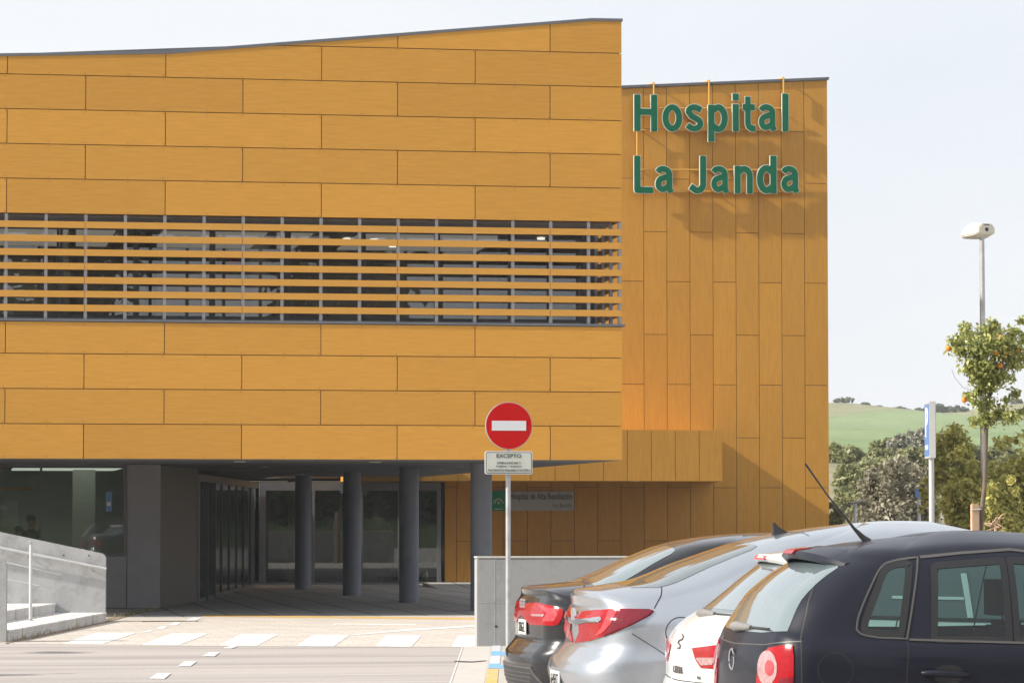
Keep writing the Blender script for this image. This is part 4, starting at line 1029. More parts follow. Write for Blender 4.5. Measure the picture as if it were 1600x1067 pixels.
for md in ('near', 'far'):
    wf_ = []
    # black surrounds as rings between outer and inner outline
    for outer, inner, nm in ((qw, qg, 'quarter_window'),):
        o_ = c.patch(shrink(inner, -.05), md, 'carglass', nm, off=.002, step=.04)
        mid_ = [((a[0]+b[0])/2, (a[1]+b[1])/2) for a, b in zip(outer, inner)] if len(outer) == len(inner) else inner
        c.strip(inner, md, .036, 'seal', 'window_seal', off=.004, parent=o_, closed=True)
        c.strip(outer, md, .009, 'trim', 'window_trim', off=.005, parent=o_, closed=True)
    for inner in (dg1, dg2):
        o_ = c.patch(shrink(inner, -.03), md, 'carglass', 'side_window', off=.002, step=.05)
        c.strip(inner, md, .036, 'seal', 'window_seal', off=.004, parent=o_, closed=True)
    c.strip([dx(1456, 871.5), dx(1520, 865), dx(1600, 859.5), (2.03, 1.395)], md, .014, 'trim', 'door_trim', off=.005)
    c.strip([dx(1424, 999.5), dx(1600, 1004.5), (2.6, .965)], md, .012, 'trim', 'belt_trim', off=.006)
    c.strip([dx(1455, 869), dx(1440, 930), dx(1422, 1000), dx(1417, 1067), (.88, .62), (.93, .30)], md, .006, 'seal', 'door_gap', off=.0015)
    c.strip([(1.78, 1.44), (1.74, 1.0), (1.74, .3)], md, .006, 'seal', 'door_gap', off=.0015)
    # handle in its cup
    hx0, hz = dx(1462, 1052); cup = [(hx0+.07+.085*math.cos(a), hz-.005+.052*math.sin(a)) for a in [2*math.pi*k/20 for k in range(20)]]
    c.patch(cup, md, 'seal', 'handle_cup', off=.002)
    sgn = -1 if md == 'near' else 1; hh = c.hit(hx0, hz, md)[0]
    MB().tube([c.W((dx(1434, 0)[0], hh.y+sgn*.004, hz+.004)), c.W((dx(1442, 0)[0], hh.y+sgn*.03, hz+.006)), c.W((dx(1470, 0)[0], hh.y+sgn*.036, hz)), c.W((dx(1498, 0)[0], hh.y+sgn*.03, hz-.006)), c.W((dx(1506, 0)[0], hh.y+sgn*.004, hz-.006))], [.012, .017, .017, .016, .012], 10).build('door_handle', c.mat, c.root, smooth='auto')
fl_ = dx(1308.5, 1047.5); c.strip([(fl_[0]+.092*math.cos(a), fl_[1]+.092*math.sin(a)) for a in [2*math.pi*k/40 for k in range(40)]], 'near', .005, 'seal', 'fuel_flap_gap', off=.0015, closed=True)
# rear: window, tail lamps, tailgate gaps, badge
rw_ = c.patch(rg, 'rear', 'rglass', 'rear_window', off=.003, step=.05)
for sgn in (-1, 1):
    mi = sgn > 0; side_ = 'near' if sgn < 0 else 'far'
    o_ = c.patch([(1184, 1090), (1183.5, 1062), (1186, 1040), (1192, 1022), (1202, 1012), (1217, 1008.5), (1239, 1007.5), (1241, 1025), (1240, 1112), (1190, 1112)], 'cam', 'lampred', 'tail_lamp', off=.008, mirror=mi)
    c.patch([(1201+15*math.cos(t), 1043+27*math.sin(t)) for t in [2*math.pi*k/28 for k in range(28)]], 'cam', 'lampclear', 'reversing_lens', off=.011, parent=o_, mirror=mi)
    c.patch([(1205+6.5*math.cos(t), 1043+12*math.sin(t)) for t in [2*math.pi*k/20 for k in range(20)]], 'cam', 'lamppink', 'inner_lens', off=.014, parent=o_, mirror=mi)
    c.patch([(1219, 1060), (1239.5, 1057), (1240, 1110), (1212, 1110)], 'cam', 'lampdark', 'lower_lens', off=.010, parent=o_, mirror=mi)
    c.strip([(.55, 1.43), (.46, 1.33), (.38, 1.18), (.335, 1.05), (.312, .99), (.308, .90), (.305, .68)], side_, .007, 'seal', 'tailgate_gap', off=.0015)
c.strip([(-.79, .985), (-.5, .955), (0, .945), (.5, .955), (.79, .985)], 'rear', .006, 'trim', 'tailgate_crease', off=.002)
bd = MB(); h = c.hit(0, .86, 'rear')[0]; bd.tube([c.W((h.x-.003+.0*k, .055*math.cos(2*math.pi*k/24), .86+.055*math.sin(2*math.pi*k/24))) for k in range(25)], .007, 6)
bd.build('round_badge', 'chrome', c.root, smooth='auto')
c.plate(0, 0, .50, '4382 FBN')
# spoiler with red high brake lamp
sp = MB(); n = 24; prof = [(.46, 1.405), (.435, 1.43), (.45, 1.450), (.62, 1.474), (.64, 1.455), (.54, 1.41)]
for i in range(n+1):
    y = -.55+1.10*i/n; e = abs(y)/.55; dx_ = .13*e**2; dz = -.045*e**2-.02*e**6
    for x, z in prof: sp.v.append(c.W((x+dx_+.03*e**8, y, z+dz)))
sp.f = [(i*6+k, i*6+(k+1) % 6, (i+1)*6+(k+1) % 6, (i+1)*6+k) for i in range(n) for k in range(6)]+[tuple(range(6)), tuple(range(n*6, n*6+6))]
so = sp.build('roof_spoiler', c.mat, c.root, smooth='auto')
MB().prism([c.W((.428, -.10, 1.430)), c.W((.428, .10, 1.430)), c.W((.446, .10, 1.4535)), c.W((.446, -.10, 1.4535))], (.10, 0, .012)).build('high_brake_lamp', 'lampred', so, bevel=.003)
# wiper
def wiper(c, y, z, tipy, k=1.0):
    h = c.hit(y, z, 'rear')[0]; h2 = c.hit(tipy, z+.005, 'rear')[0]
    a = Vector(c.W((h.x-.02, y, z))); b = Vector(c.W((h2.x-.022, tipy, z+.005))); m = a+(b-a)*.45
    MB().tube([a+Vector((-.005, .06, .0)), a, a+(b-a)*.3, m], [.022, .030, .020, .012], 10).build('wiper_arm', 'wiper', c.root, smooth='auto')
    MB().tube([m, b], [.008, .005], 8).build('wiper_blade', 'plastic', c.root, smooth='auto')
wiper(c, .03, 1.035, -.52)
# aerial
ah = c.hit(.845, 0, 'top')[0]; a = Vector(c.W((ah.x, 0, ah.z-.004)))
tp = onv(1258, 724, c.vc)
MB().tube([a+Vector((.045, 0, 0)), a+Vector((.012, 0, .028)), a+Vector((-.035, 0, .075)), a+Vector((-.075, 0, .125)), a+(tp-a)*.6, tp], [.024, .016, .009, .006, .0048, .006], 10).build('aerial', 'plastic', c.root, smooth='auto')
# interior
MB().box(c.u0+.25, c.u0+3.3, c.vc-.74, c.vc+.74, .30, .50).build('cabin_floor', 'plastic', c.root, bevel=.03)
for x, zt in ((.80, 1.0), (1.95, 1.05)):
    for y in ((-.36, .36)):
        m_ = MB(); m_.prism([c.W((x+.12, y-.25, .5)), c.W((x-.12, y-.25, zt)), c.W((x-.22, y-.25, zt)), c.W((x-.02, y-.25, .5))], (0, .5, 0)); sb = m_.build('seat', 'seat', c.root, bevel=.03)
        m_ = MB(); m_.box(c.u0+x-.25, c.u0+x-.15, c.vc+y-.13, c.vc+y+.13, zt+.03, zt+.23); m_.tube([c.W((x-.2, y-.06, zt-.02)), c.W((x-.2, y-.06, zt+.1))], .007, 6); m_.build('headrest', 'seat', sb, bevel=.035)
        m_ = MB(); m_.box(c.u0+x+.0, c.u0+x+.5, c.vc+y-.26, c.vc+y+.26, .46, .60); m_.build('seat_cushion', 'seat', sb, bevel=.04)
MB().box(c.u0+2.55, c.u0+3.0, c.vc-.72, c.vc+.72, .55, .96).build('dashboard', 'plastic', c.root, bevel=.05)
c.patch([(-.66, 1.03), (.66, 1.03), (.58, 1.42), (-.58, 1.42)], 'front', 'carglass', 'windscreen', off=.003, step=.06)
c.body()

# ---- white five-door hatch behind it
K = [(.25, .17, .03, .25, .77, .05, .17, .17, .17, 4.05, .17, .3),
     (.04, .30, .05, .27, .86, .06, .28, .25, .28, 4.18, .27, .4),
     (.00, .45, .06, .27, .88, .06, .45, .45, .42, 4.22, .42, .4),
     (-.01, .56, .06, .27, .885, .06, .56, .56, .56, 4.20, .55, .4),
     (.01, .635, .06, .26, .882, .06, .635, .62, .62, 4.15, .62, .4),
     (.015, .72, .06, .25, .880, .06, .71, .70, .68, 4.05, .70, .4),
     (.022, .84, .06, .25, .872, .06, .82, .80, .76, 3.85, .78, .4),
     (.060, .92, .06, .25, .860, .06, .90, .87, .84, 3.50, .87, .4),
     (.125, .985, .06, .25, .840, .06, .95, .93, .92, 3.20, .96, .35),
     (.200, 1.04, .07, .25, .810, .06, 1.00, .97, .96, 3.05, 1.00, .30),
     (.335, 1.15, .10, .25, .765, .06, 1.11, 1.08, 1.08, 2.80, 1.12, .26),
     (.48, 1.27, .12, .25, .71, .06, 1.25, 1.25, 1.25, 2.45, 1.28, .24),
     (.62, 1.365, .13, .24, .665, .06, 1.35, 1.36, 1.35, 2.25, 1.38, .22),
     (.70, 1.39, .12, .22, .62, .06, 1.385, 1.405, 1.39, 2.15, 1.41, .22),
     (.80, 1.41, .08, .18, .50, .06, 1.41, 1.44, 1.43, 1.95, 1.435, .18),
     (1.0, 1.43, .05, .10, .25, .04, 1.43, 1.455, 1.45, 1.8, 1.45, .10),
     (1.2, 1.44, .0, .01, .01, .0, 1.44, 1.46, 1.46, 1.65, 1.46, .01)]
c = Car('parked_car', 'white hatchback squeezed between the black hatchback and the silver car', 4.50, 19.68, K, 'p_white', m=6)
c.wheels([.78, 3.40], .31)
rg = [(-.68, 1.045), (.68, 1.045), (.61, 1.2), (.56, 1.345), (-.56, 1.345), (-.61, 1.2)]
c.patch(rg, 'rear', 'tglass', 'rear_window', off=.003, step=.05)
c.patch(shrink(rg, .12), 'rear', 'rglass', 'heated_pane', off=.0045, step=.05)
for sgn in (-1, 1):
    mi = sgn > 0; side_ = 'near' if sgn < 0 else 'far'
    o_ = c.patch([(1082.5, 1012), (1128, 1006.5), (1150, 1005), (1156, 1030), (1140, 1044), (1118, 1044.5), (1096, 1042.8), (1087.5, 1029)], 'cam', 'lampred', 'tail_lamp', off=.008, mirror=mi)
    c.patch([(1089, 1027), (1118, 1027), (1115, 1038), (1097.5, 1039)], 'cam', 'lampclear', 'reversing_lens', off=.012, parent=o_, mirror=mi)
    sw = c.line([(.62, 1.06), (.78, 1.20), (1.0, 1.31), (1.5, 1.36), (2.1, 1.34), (2.5, 1.16), (2.8, 1.02), (2.2, 1.0), (1.3, 1.02)], 5, True)
    o2 = c.patch(sw, side_, 'tglass', 'side_window', off=.003, step=.05); c.strip(sw, side_, .02, 'seal', 'window_seal', off=.005, parent=o2, closed=True)
    c.strip([(1.35, 1.36), (1.2, .97), (1.15, .6), (1.2, .3)], side_, .006, 'seal', 'door_gap', off=.0015)
c.strip([(-.8, .635), (0, .625), (.8, .635)], 'rear', .006, 'seal', 'tailgate_gap', off=.002)
c.strip([c.L(1521, 897), c.L(1523, 966)], 'near', .035, 'p_white', 'window_pillar', off=.008)
c.strip([c.L(1404, 934), c.L(1516, 936)], 'near', .018, 'p_white', 'pale_window_strip', off=.008)  # pale strip across the side window
wiper(c, .05, 1.035, -.50)
h = c.hit(0, .86, 'rear')[0]; bd = MB()
P_ = [(.035, .905), (-.035, .893), (-.04, .878), (.03, .868), (.036, .853), (-.035, .84), (-.03, .826), (.035, .82)]
for a, b in zip(P_, P_[1:]):
    ha, hb = c.hit(a[0], a[1], 'rear')[0], c.hit(b[0], b[1], 'rear')[0]; bd.tube([c.W((ha.x-.006, *a)), c.W((hb.x-.006, *b))], .0045, 6)
bd.build('metal_badge', 'trim', c.root, smooth='auto')
m_ = MB(); h = c.hit(0, .69, 'rear')[0]; fit_text(m_, 'LEON', c.W((h.x-.006, 0, .69)), (0, -1, 0), (0, 0, 1), -.12, .12, -.022, .022, .003, .008); m_.build('badge_lettering', 'trim', c.root)
h = c.hit(-.46, .66, 'rear')[0]; m_ = MB(); fit_text(m_, 'TDI', c.W((h.x-.010, -.46, .66)), (0.15, -.988, 0), (0, 0, 1), -.03, .03, -.01, .01, .002, .008); m_.build('engine_badge', 'trim', c.root)
sp = MB(); prof = [(.575, 1.355), (.555, 1.38), (.575, 1.402), (.78, 1.425), (.80, 1.40), (.68, 1.36)]
for i in range(n+1):
    y = -.54+1.08*i/n; e = abs(y)/.54; dx_ = .13*e**2; dz = -.04*e**2-.02*e**6
    for x, z in prof: sp.v.append(c.W((x+dx_+.05*e**8, y, z+dz)))
sp.f = [(i*6+k, i*6+(k+1) % 6, (i+1)*6+(k+1) % 6, (i+1)*6+k) for i in range(n) for k in range(6)]+[tuple(range(6)), tuple(range(n*6, n*6+6))]
so = sp.build('roof_spoiler', c.mat, c.root, smooth='auto')
MB().prism([c.W((.553, -.13, 1.368)), c.W((.553, .13, 1.368)), c.W((.567, .13, 1.392)), c.W((.567, -.13, 1.392))], (.04, 0, .0)).build('high_brake_lamp', 'lamppink', so)
c.plate(0, 0, .48, '9071 GKD'); c.body()

# ---- silver fastback
K = [(.30, .18, .03, .25, .82, .05, .18, .18, .18, 4.70, .18, .3),
     (.10, .30, .05, .30, .90, .08, .28, .25, .28, 4.82, .28, .5),
     (.03, .45, .07, .32, .925, .09, .45, .45, .45, 4.86, .42, .5),
     (.00, .565, .08, .33, .930, .10, .58, .58, .56, 4.86, .55, .5),
     (.015, .635, .08, .33, .930, .10, .66, .66, .64, 4.82, .64, .5),
     (.090, .715, .07, .31, .926, .10, .74, .74, .70, 4.72, .72, .5),
     (.135, .775, .06, .28, .922, .10, .81, .82, .77, 4.60, .78, .5),
     (.140, .93, .06, .27, .915, .10, .92, .91, .85, 4.30, .87, .5),
     (.170, 1.02, .07, .28, .905, .11, .975, .975, .93, 4.00, .97, .45),
     (.155, 1.085, .10, .32, .885, .12, 1.015, 1.02, 1.00, 3.90, 1.03, .40),
     (.165, 1.122, .12, .34, .855, .12, 1.05, 1.06, 1.05, 3.80, 1.08, .36),
     (.30, 1.148, .10, .34, .820, .11, 1.09, 1.13, 1.12, 3.70, 1.15, .32),
     (.55, 1.185, .08, .32, .785, .10, 1.15, 1.22, 1.20, 3.60, 1.22, .30),
     (.90, 1.315, .08, .30, .735, .09, 1.29, 1.34, 1.30, 3.42, 1.33, .28),
     (1.30, 1.448, .08, .28, .675, .07, 1.43, 1.46, 1.42, 3.20, 1.44, .26),
     (1.50, 1.497, .08, .26, .62, .06, 1.49, 1.52, 1.48, 3.05, 1.50, .24),
     (1.75, 1.540, .06, .20, .48, .05, 1.54, 1.565, 1.54, 2.85, 1.55, .2),
     (2.00, 1.572, .04, .10, .25, .03, 1.572, 1.595, 1.58, 2.75, 1.58, .1),
     (2.2, 1.592, .0, .01, .01, .0, 1.592, 1.604, 1.60, 2.7, 1.60, .01)]
c = Car('parked_car', 'silver sloping-backed car with a shark fin aerial beside the black saloon', 4.19, 22.1, K, 'p_silver', m=6, nS=90)
c.wheels([1.0, 3.75], .33)
for sgn in (-1, 1):
    side_ = 'near' if sgn < 0 else 'far'
    mi = sgn > 0
    o_ = c.patch([(900, 964.7), (909.6, 955.4), (928, 953), (965, 950.8), (1013.8, 952), (1022, 954.7), (1016, 961), (988, 976), (956, 990), (923.5, 1000.5), (899, 1004), (906, 986.7), (911, 980), (905, 972)], 'cam', 'lampred', 'tail_lamp', off=.008, mirror=mi)
    c.patch([(972, 952.5), (1013, 953), (1020, 955), (1014, 961), (987, 975), (944, 993.5)], 'cam', 'lampdark', 'dark_lens', off=.017, parent=o_, mirror=mi)
    c.patch([(952, 954), (966, 953.5), (955, 975), (943, 988), (932, 994), (945, 973)], 'cam', 'lamppink', 'light_guide', off=.012, parent=o_, mirror=mi)
    c.patch([(899, 966), (912, 967), (940, 964), (942, 968), (937, 972), (917, 972), (909, 974), (899, 975)], 'cam', 'chrome', 'chrome_wing', off=.016, parent=o_, mirror=mi)
    sw = c.line([(1.30, 1.235), (1.45, 1.30), (1.75, 1.40), (2.2, 1.46), (2.7, 1.47), (3.2, 1.36), (3.6, 1.12), (2.8, 1.09), (2.0, 1.10)], 6, True)
    o2 = c.patch(sw, side_, 'tglass', 'side_window', off=.003, step=.05); c.strip(sw, side_, .025, 'seal', 'window_seal', off=.005, parent=o2, closed=True)
    if side_ == 'near':
        fx_ = c.L(1068, 988); c.strip([(fx_[0]+.105*math.cos(a), fx_[1]+.10*math.sin(a)) for a in [2*math.pi*k/40 for k in range(40)]], side_, .006, 'seal', 'fuel_flap_gap', off=.0015, closed=True)
    c.strip([(.66, 1.185), (.62, 1.10), (.56, 1.02)], side_, .007, 'seal', 'tailgate_gap', off=.0015)
    c.strip([(.40, .855), (.55, .76), (.72, .64)], side_, .006, 'seal', 'bumper_gap', off=.0015)
    c.strip([(2.35, 1.47), (2.35, 1.10), (2.3, .6), (2.35, .3)], side_, .006, 'seal', 'door_gap', off=.0015)
# rear screen lies between the roof pillars
rgt = [(.46, -.50), (.46, .50), (.62, .60), (1.30, .50), (1.345, .46), (1.345, -.46), (1.30, -.50), (.62, -.60)]
o_ = c.patch(rgt, 'top', 'tglass', 'rear_window', off=.003, step=.05)
c.strip([(1.70, -.5), (1.68, 0), (1.70, .5)], 'top', .006, 'seal', 'roof_gap', off=.0015)
m_ = MB(); h = c.hit(1.62, 0, 'top')[0]
for sgn in (-1, 1): pass
fin = [(0, 0), (.17, -.0), (.12, .016), (.05, .06), (.022, .092), (.004, .098), (.008, .05)]
a_ = Vector(c.W((1.565, 0, c.hit(1.565, 0, 'top')[0].z-.008)))
V = []; 
for x, z in fin: V.append(a_+Vector((x, -.028*(1-z/.14)-.004, z+.045*x)))
for x, z in fin: V.append(a_+Vector((x, .028*(1-z/.14)+.004, z+.045*x)))
k = len(fin); m_.add(V, [tuple(range(k)), tuple(range(k, 2*k))[::-1]]+[(i, (i+1) % k, k+(i+1) % k, k+i) for i in range(k)])
m_.build('shark_fin_aerial', 'plastic', c.root, bevel=.004)
h = c.hit(0, .94, 'rear')[0]; m_ = MB(); m_.disc(Vector(c.W((h.x-.012, 0, .945))), (1, 0, .1), .062, .016, 28); m_.build('round_badge', 'chrome', c.root, smooth='auto')
c.plate(0, 0, .52, '6145HTZ', .16); c.body()

# ---- black saloon
K = [(.25, .18, .03, .25, .80, .05, .18, .18, .18, 4.50, .18, .3),
     (.06, .30, .05, .27, .88, .07, .28, .25, .28, 4.62, .28, .5),
     (.00, .42, .07, .29, .905, .08, .42, .42, .42, 4.68, .42, .5),
     (-.01, .53, .08, .30, .910, .08, .54, .54, .54, 4.68, .54, .5),
     (.00, .605, .08, .30, .910, .08, .62, .62, .62, 4.64, .63, .5),
     (.050, .665, .07, .28, .908, .08, .69, .69, .68, 4.55, .70, .5),
     (.085, .72, .06, .26, .905, .08, .76, .76, .74, 4.42, .76, .5),
     (.080, .86, .06, .25, .900, .08, .86, .86, .82, 4.10, .85, .5),
     (.095, .97, .06, .25, .890, .08, .93, .93, .90, 3.75, .94, .45),
     (.118, 1.04, .08, .26, .870, .09, .975, .97, .96, 3.60, .99, .40),
     (.110, 1.085, .10, .28, .840, .09, 1.01, 1.00, 1.00, 3.50, 1.03, .36),
     (.15, 1.10, .10, .30, .815, .09, 1.035, 1.06, 1.05, 3.40, 1.08, .34),
     (.50, 1.135, .08, .30, .780, .09, 1.09, 1.12, 1.10, 3.30, 1.13, .32),
     (.66, 1.19, .08, .29, .750, .08, 1.16, 1.19, 1.17, 3.18, 1.20, .30),
     (.95, 1.325, .08, .28, .700, .07, 1.30, 1.32, 1.29, 2.95, 1.32, .28),
     (1.22, 1.425, .08, .26, .640, .06, 1.41, 1.42, 1.40, 2.75, 1.42, .26),
     (1.40, 1.462, .06, .2, .52, .05, 1.46, 1.475, 1.46, 2.6, 1.46, .22),
     (1.65, 1.492, .04, .1, .28, .03, 1.49, 1.50, 1.49, 2.45, 1.49, .1),
     (1.85, 1.505, .0, .01, .01, .0, 1.505, 1.51, 1.505, 2.3, 1.505, .01)]
c = Car('parked_car', 'black saloon with a lipped boot parked against the grey concrete wall', 4.305, 24.6, K, 'p_audi', m=6, nS=80)
c.wheels([.95, 3.65], .32)
for sgn in (-1, 1):
    side_ = 'near' if sgn < 0 else 'far'
    mi = sgn > 0
    o_ = c.patch([(814.7, 949.6), (821.7, 942), (840, 941.5), (872.6, 948.5), (880.7, 953), (879.5, 963.5), (873.8, 974), (865.6, 977), (829.8, 975.5), (821.7, 968), (814.7, 959)], 'cam', 'lampred', 'tail_lamp', off=.008, mirror=mi)
    c.patch([(832, 959), (853, 959.5), (850, 963), (832, 962)], 'cam', 'lampclear', 'reversing_lens', off=.012, parent=o_, mirror=mi)
    c.patch([(842, 945), (868, 951), (872, 960), (866, 970), (848, 970), (856, 958)], 'cam', 'lamppink', 'light_guide', off=.010, parent=o_, mirror=mi)
    sw = c.line([(1.02, 1.16), (1.2, 1.26), (1.45, 1.34), (1.9, 1.385), (2.5, 1.36), (2.9, 1.18), (3.2, 1.05), (2.2, 1.03), (1.3, 1.06)], 6, True)
    o2 = c.patch(sw, side_, 'tglass', 'side_window', off=.003, step=.05); c.strip(sw, side_, .014, 'chrome', 'window_trim', off=.006, parent=o2, closed=True)
    c.strip([(.50, 1.12), (.40, 1.06), (.30, .99)], side_, .006, 'seal', 'boot_gap', off=.0015)
    c.strip([(2.0, 1.40), (1.95, 1.03), (1.9, .6), (1.95, .3)], side_, .006, 'seal', 'door_gap', off=.0015)
rgt = [(.56, -.58), (.56, .58), (.75, .62), (1.16, .52), (1.20, .48), (1.20, -.48), (1.16, -.52), (.75, -.62)]
o_ = c.patch(rgt, 'top', 'rglass', 'rear_window', off=.003, step=.05)
m_ = MB(); 
c.patch([(-.62, .50), (.62, .50), (.70, .40), (.55, .33), (-.55, .33), (-.70, .40)], 'rear', 'plastic', 'bumper_grille', off=.008, step=.05)
c.strip([(-.72, .40), (-.60, .51), (.60, .51), (.72, .40)], 'rear', .016, 'trim', 'grille_trim', off=.012)
for k in range(5):
    c.strip([(-.62+.02*k, .47-.03*k), (.62-.02*k, .47-.03*k)], 'rear', .007, 'trim', 'grille_bar', off=.011)
h = c.hit(0, .97, 'rear')[0]; bd = MB()
for k in range(4):
    cy = -.075+.05*k; bd.tube([c.W((h.x-.010, cy+.031*math.cos(2*math.pi*j/20), .975+.031*math.sin(2*math.pi*j/20))) for j in range(21)], .005, 6)
bd.build('ring_badge', 'chrome', c.root, smooth='auto')
c.strip([(-.45, .72), (0, .715), (.45, .72)], 'rear', .008, 'seal', 'boot_lower_gap', off=.002)
c.plate(0, -.06, .80, '2856GZL', .15); c.body()

# ================================================================== PLANTS
def leaf_mesh(name, mat, blobs, n, size, parent=None, aspect=2.0, droop=0.0, seed=1, shell=2.4, spray=0):
    """many small leaves scattered through the volume of overlapping clumps; blobs: (x, y, z, r)"""
    g = np.random.default_rng(seed); B = np.array([b[:4] for b in blobs], float); w = B[:, 3]**2; w /= w.sum()
    k = g.choice(len(B), n, p=w); d = g.normal(size=(n, 3)); d /= np.linalg.norm(d, axis=1)[:, None]
    rr = g.random(n)**(1/shell)*(1+.26*g.normal(size=n)); C = B[k, :3]+d*(B[k, 3]*rr)[:, None]*np.array([1, 1, .9])
    out = d*.6+g.normal(size=(n, 3))*.7+np.array([0, 0, .35]); out /= np.linalg.norm(out, axis=1)[:, None]
    t = np.cross(out, g.normal(size=(n, 3))); t /= np.linalg.norm(t, axis=1)[:, None]; b = np.cross(out, t)
    s = size*(.6+.8*g.random(n))[:, None]; L = t*s*aspect/2; Wd = b*s/2; fold = out*s*.18
    V = np.stack([C-L, C+Wd+fold, C+L, C-Wd+fold], 1).reshape(-1, 3)
    me = bpy.data.meshes.new(name); o = bpy.data.objects.new(name, me); col.objects.link(o)
    off = np.zeros(3)
    if parent is not None: o.parent = parent; off = np.array(ORG.get(parent, Vector((0, 0, 0))))
    ORG[o] = Vector(off); V = V-off
    me.vertices.add(4*n); me.vertices.foreach_set('co', V.ravel()); me.loops.add(4*n); me.loops.foreach_set('vertex_index', np.arange(4*n, dtype=np.int32))
    me.polygons.add(n); me.polygons.foreach_set('loop_start', np.arange(0, 4*n, 4, dtype=np.int32)); me.polygons.foreach_set('loop_total', np.full(n, 4, np.int32))
    me.update(); me.validate(); me.materials.append(M[mat]); return o
def clump(cx, cy, cz, R, n, seed, flat=.8, rmin=.3, rmax=.55):
    r = random.Random(seed); out = []
    for _ in range(n):
        a = r.uniform(0, 2*math.pi); e = r.uniform(-1, 1); q = R*(r.random()**.5)*.8
        out.append((cx+q*math.cos(a)*math.sqrt(1-e*e), cy+q*math.sin(a)*math.sqrt(1-e*e), cz+q*e*flat, R*r.uniform(rmin, rmax)))
    return out
def branches(mb, base, blobs, r0, seed=0):
    g = random.Random(seed)
    for b in blobs:
        t = Vector(b[:3]); m = base.lerp(t, .5)+Vector((g.uniform(-.1, .1), g.uniform(-.1, .1), g.uniform(0, .12)))
        mb.tube([base, m, t], [r0, r0*.55, r0*.18], 6)
# orange tree in front of the lamp
b = onz(1533, 996); TV = b.y
ot = thing('orange_tree', 'young orange tree with a slim trunk and ripe oranges in front of the lamp pole', 'tree', tuple(b))
P_ = [onv(x, y, TV) for x, y in ((1531, 840), (1534, 800), (1538.5, 760), (1540, 710), (1541, 665), (1543, 640), (1546, 615))]
mb = MB(); mb.tube([b]+P_, [.045, .040, .034, .031, .030, .028, .026, .024], 12)
fork = P_[-1]
bl = []
for x, y, r in ((1500, 545, 17), (1492, 533, 10), (1512, 525, 15), (1525, 545, 18), (1546, 520, 18), (1545, 545, 20), (1565, 535, 18), (1583, 520, 13), (1586, 545, 14), (1570, 560, 18), (1535, 572, 20), (1515, 575, 13), (1558, 585, 18), (1585, 568, 12),
                (1550, 600, 14), (1522, 595, 10), (1530, 612, 12), (1575, 590, 9), (1545, 628, 11), (1533, 635, 9), (1508, 512, 9), (1553, 506, 9), (1595, 500, 7), (1600, 530, 10), (1585, 615, 9), (1572, 625, 6), (1538, 655, 13), (1560, 648, 15), (1580, 652, 13), (1522, 660, 8), (1594, 645, 8), (1516, 620, 8), (1510, 617, 5), (1524, 630, 8), (1600, 560, 12), (1540, 590, 16)):
    p = onv(x, y, TV+random.uniform(-.18, .18)); bl.append((p.x, p.y, p.z, r*1.25/117))
branches(mb, fork, [q for q in bl[:20]], .024, 3); branches(mb, P_[4], bl[26:31], .016, 4)
tw = [onv(x, y, TV) for x, y in ((1518, 610), (1504, 605), (1492, 590), (1487, 577))]; mb.tube(tw, .003, 5)
mb.build('trunk', 'bark', ot, smooth='auto')
leaf_mesh('crown', 'orangeleaf', bl, 6800, .034, ot, 1.9, seed=5, shell=1.9)
for x, y in ((1590, 548), (1482, 544.5), (1507, 624.5), (1562, 571), (1556, 551), (1572, 550), (1564, 527)):
    p = onv(x, y, TV-.17 if x > 1520 else TV); MB().ball(p, .042, 1, 1, .95, 16).build('orange', 'orange', ot, smooth=True)
o2 = copy_tree(ot); o2.location = (-5.9, 34.6, 0); o2['label'] = 'orange tree beyond the left edge whose crown shadow touches the road'
# citrus bushes behind the sign and the lamp
def shrub(name, label, cat, px, pytop, v, wpx, mat, n, size, seed, group, nb=16, trunk='bark', h0=.25, flat=.9, deep=1.0):
    S = 5300/(v/math.cos(AL)*1.02); p = onv(px, pytop, v); ht = p.z-terr(p.x, v); g0 = terr(p.x, v)
    t = thing(name, label, cat, (p.x, v, g0), group)
    W_ = wpx/S/2; cz = g0+ht*(.5+h0/2); Hh = ht*(1-h0)/2; r = random.Random(seed); bl = []
    for i in range(nb):
        a = r.uniform(0, 6.283); e = r.uniform(-1, 1); q = r.random()**.45*.78; s_ = math.sqrt(1-e*e)
        bl.append((p.x+q*W_*math.cos(a)*s_, v+q*W_*deep*math.sin(a)*s_, cz+q*Hh*e, min(W_, Hh)*r.uniform(.36, .6)))
    for i in range(nb*2):
        a = r.uniform(0, 6.283); e = r.uniform(-1, 1); q = r.uniform(.8, 1.08); s_ = math.sqrt(1-e*e)
        bl.append((p.x+q*W_*math.cos(a)*s_, v+q*W_*deep*math.sin(a)*s_, cz+q*Hh*e, min(W_, Hh)*r.uniform(.12, .26)))
    mb = MB(); base = Vector((p.x, v, g0)); mb.tube([base+Vector((0, 0, -.1)), base+Vector((.03, 0, ht*.2)), base+Vector((0, .02, ht*.45))], [W_*.09, W_*.075, W_*.05], 8)
    branches(mb, base+Vector((0, 0, ht*.3)), bl[:10], W_*.035, seed); mb.build('trunk', trunk, t, smooth='auto')
    leaf_mesh('crown', mat, bl, int(n*1.25), size*.85, t, 2.0, seed=seed, shell=2.0); return t
G1 = 'citrus trees behind the parking sign'
shrub('citrus_tree', 'citrus tree just right of the parking sign pole, tall pointed top', 'tree', 1487, 650, 60, 75, 'citrus', 5200, .065, 11, G1, 20)
shrub('citrus_tree', 'dense yellow-green citrus tree between the parking sign and the lamp pole', 'tree', 1515, 690, 57, 84, 'citrus', 5600, .06, 12, G1, 20)
shrub('citrus_tree', 'broad yellow-green citrus tree at the right edge behind the lamp pole', 'tree', 1585, 668, 58, 110, 'citrus', 7000, .06, 13, G1, 24)
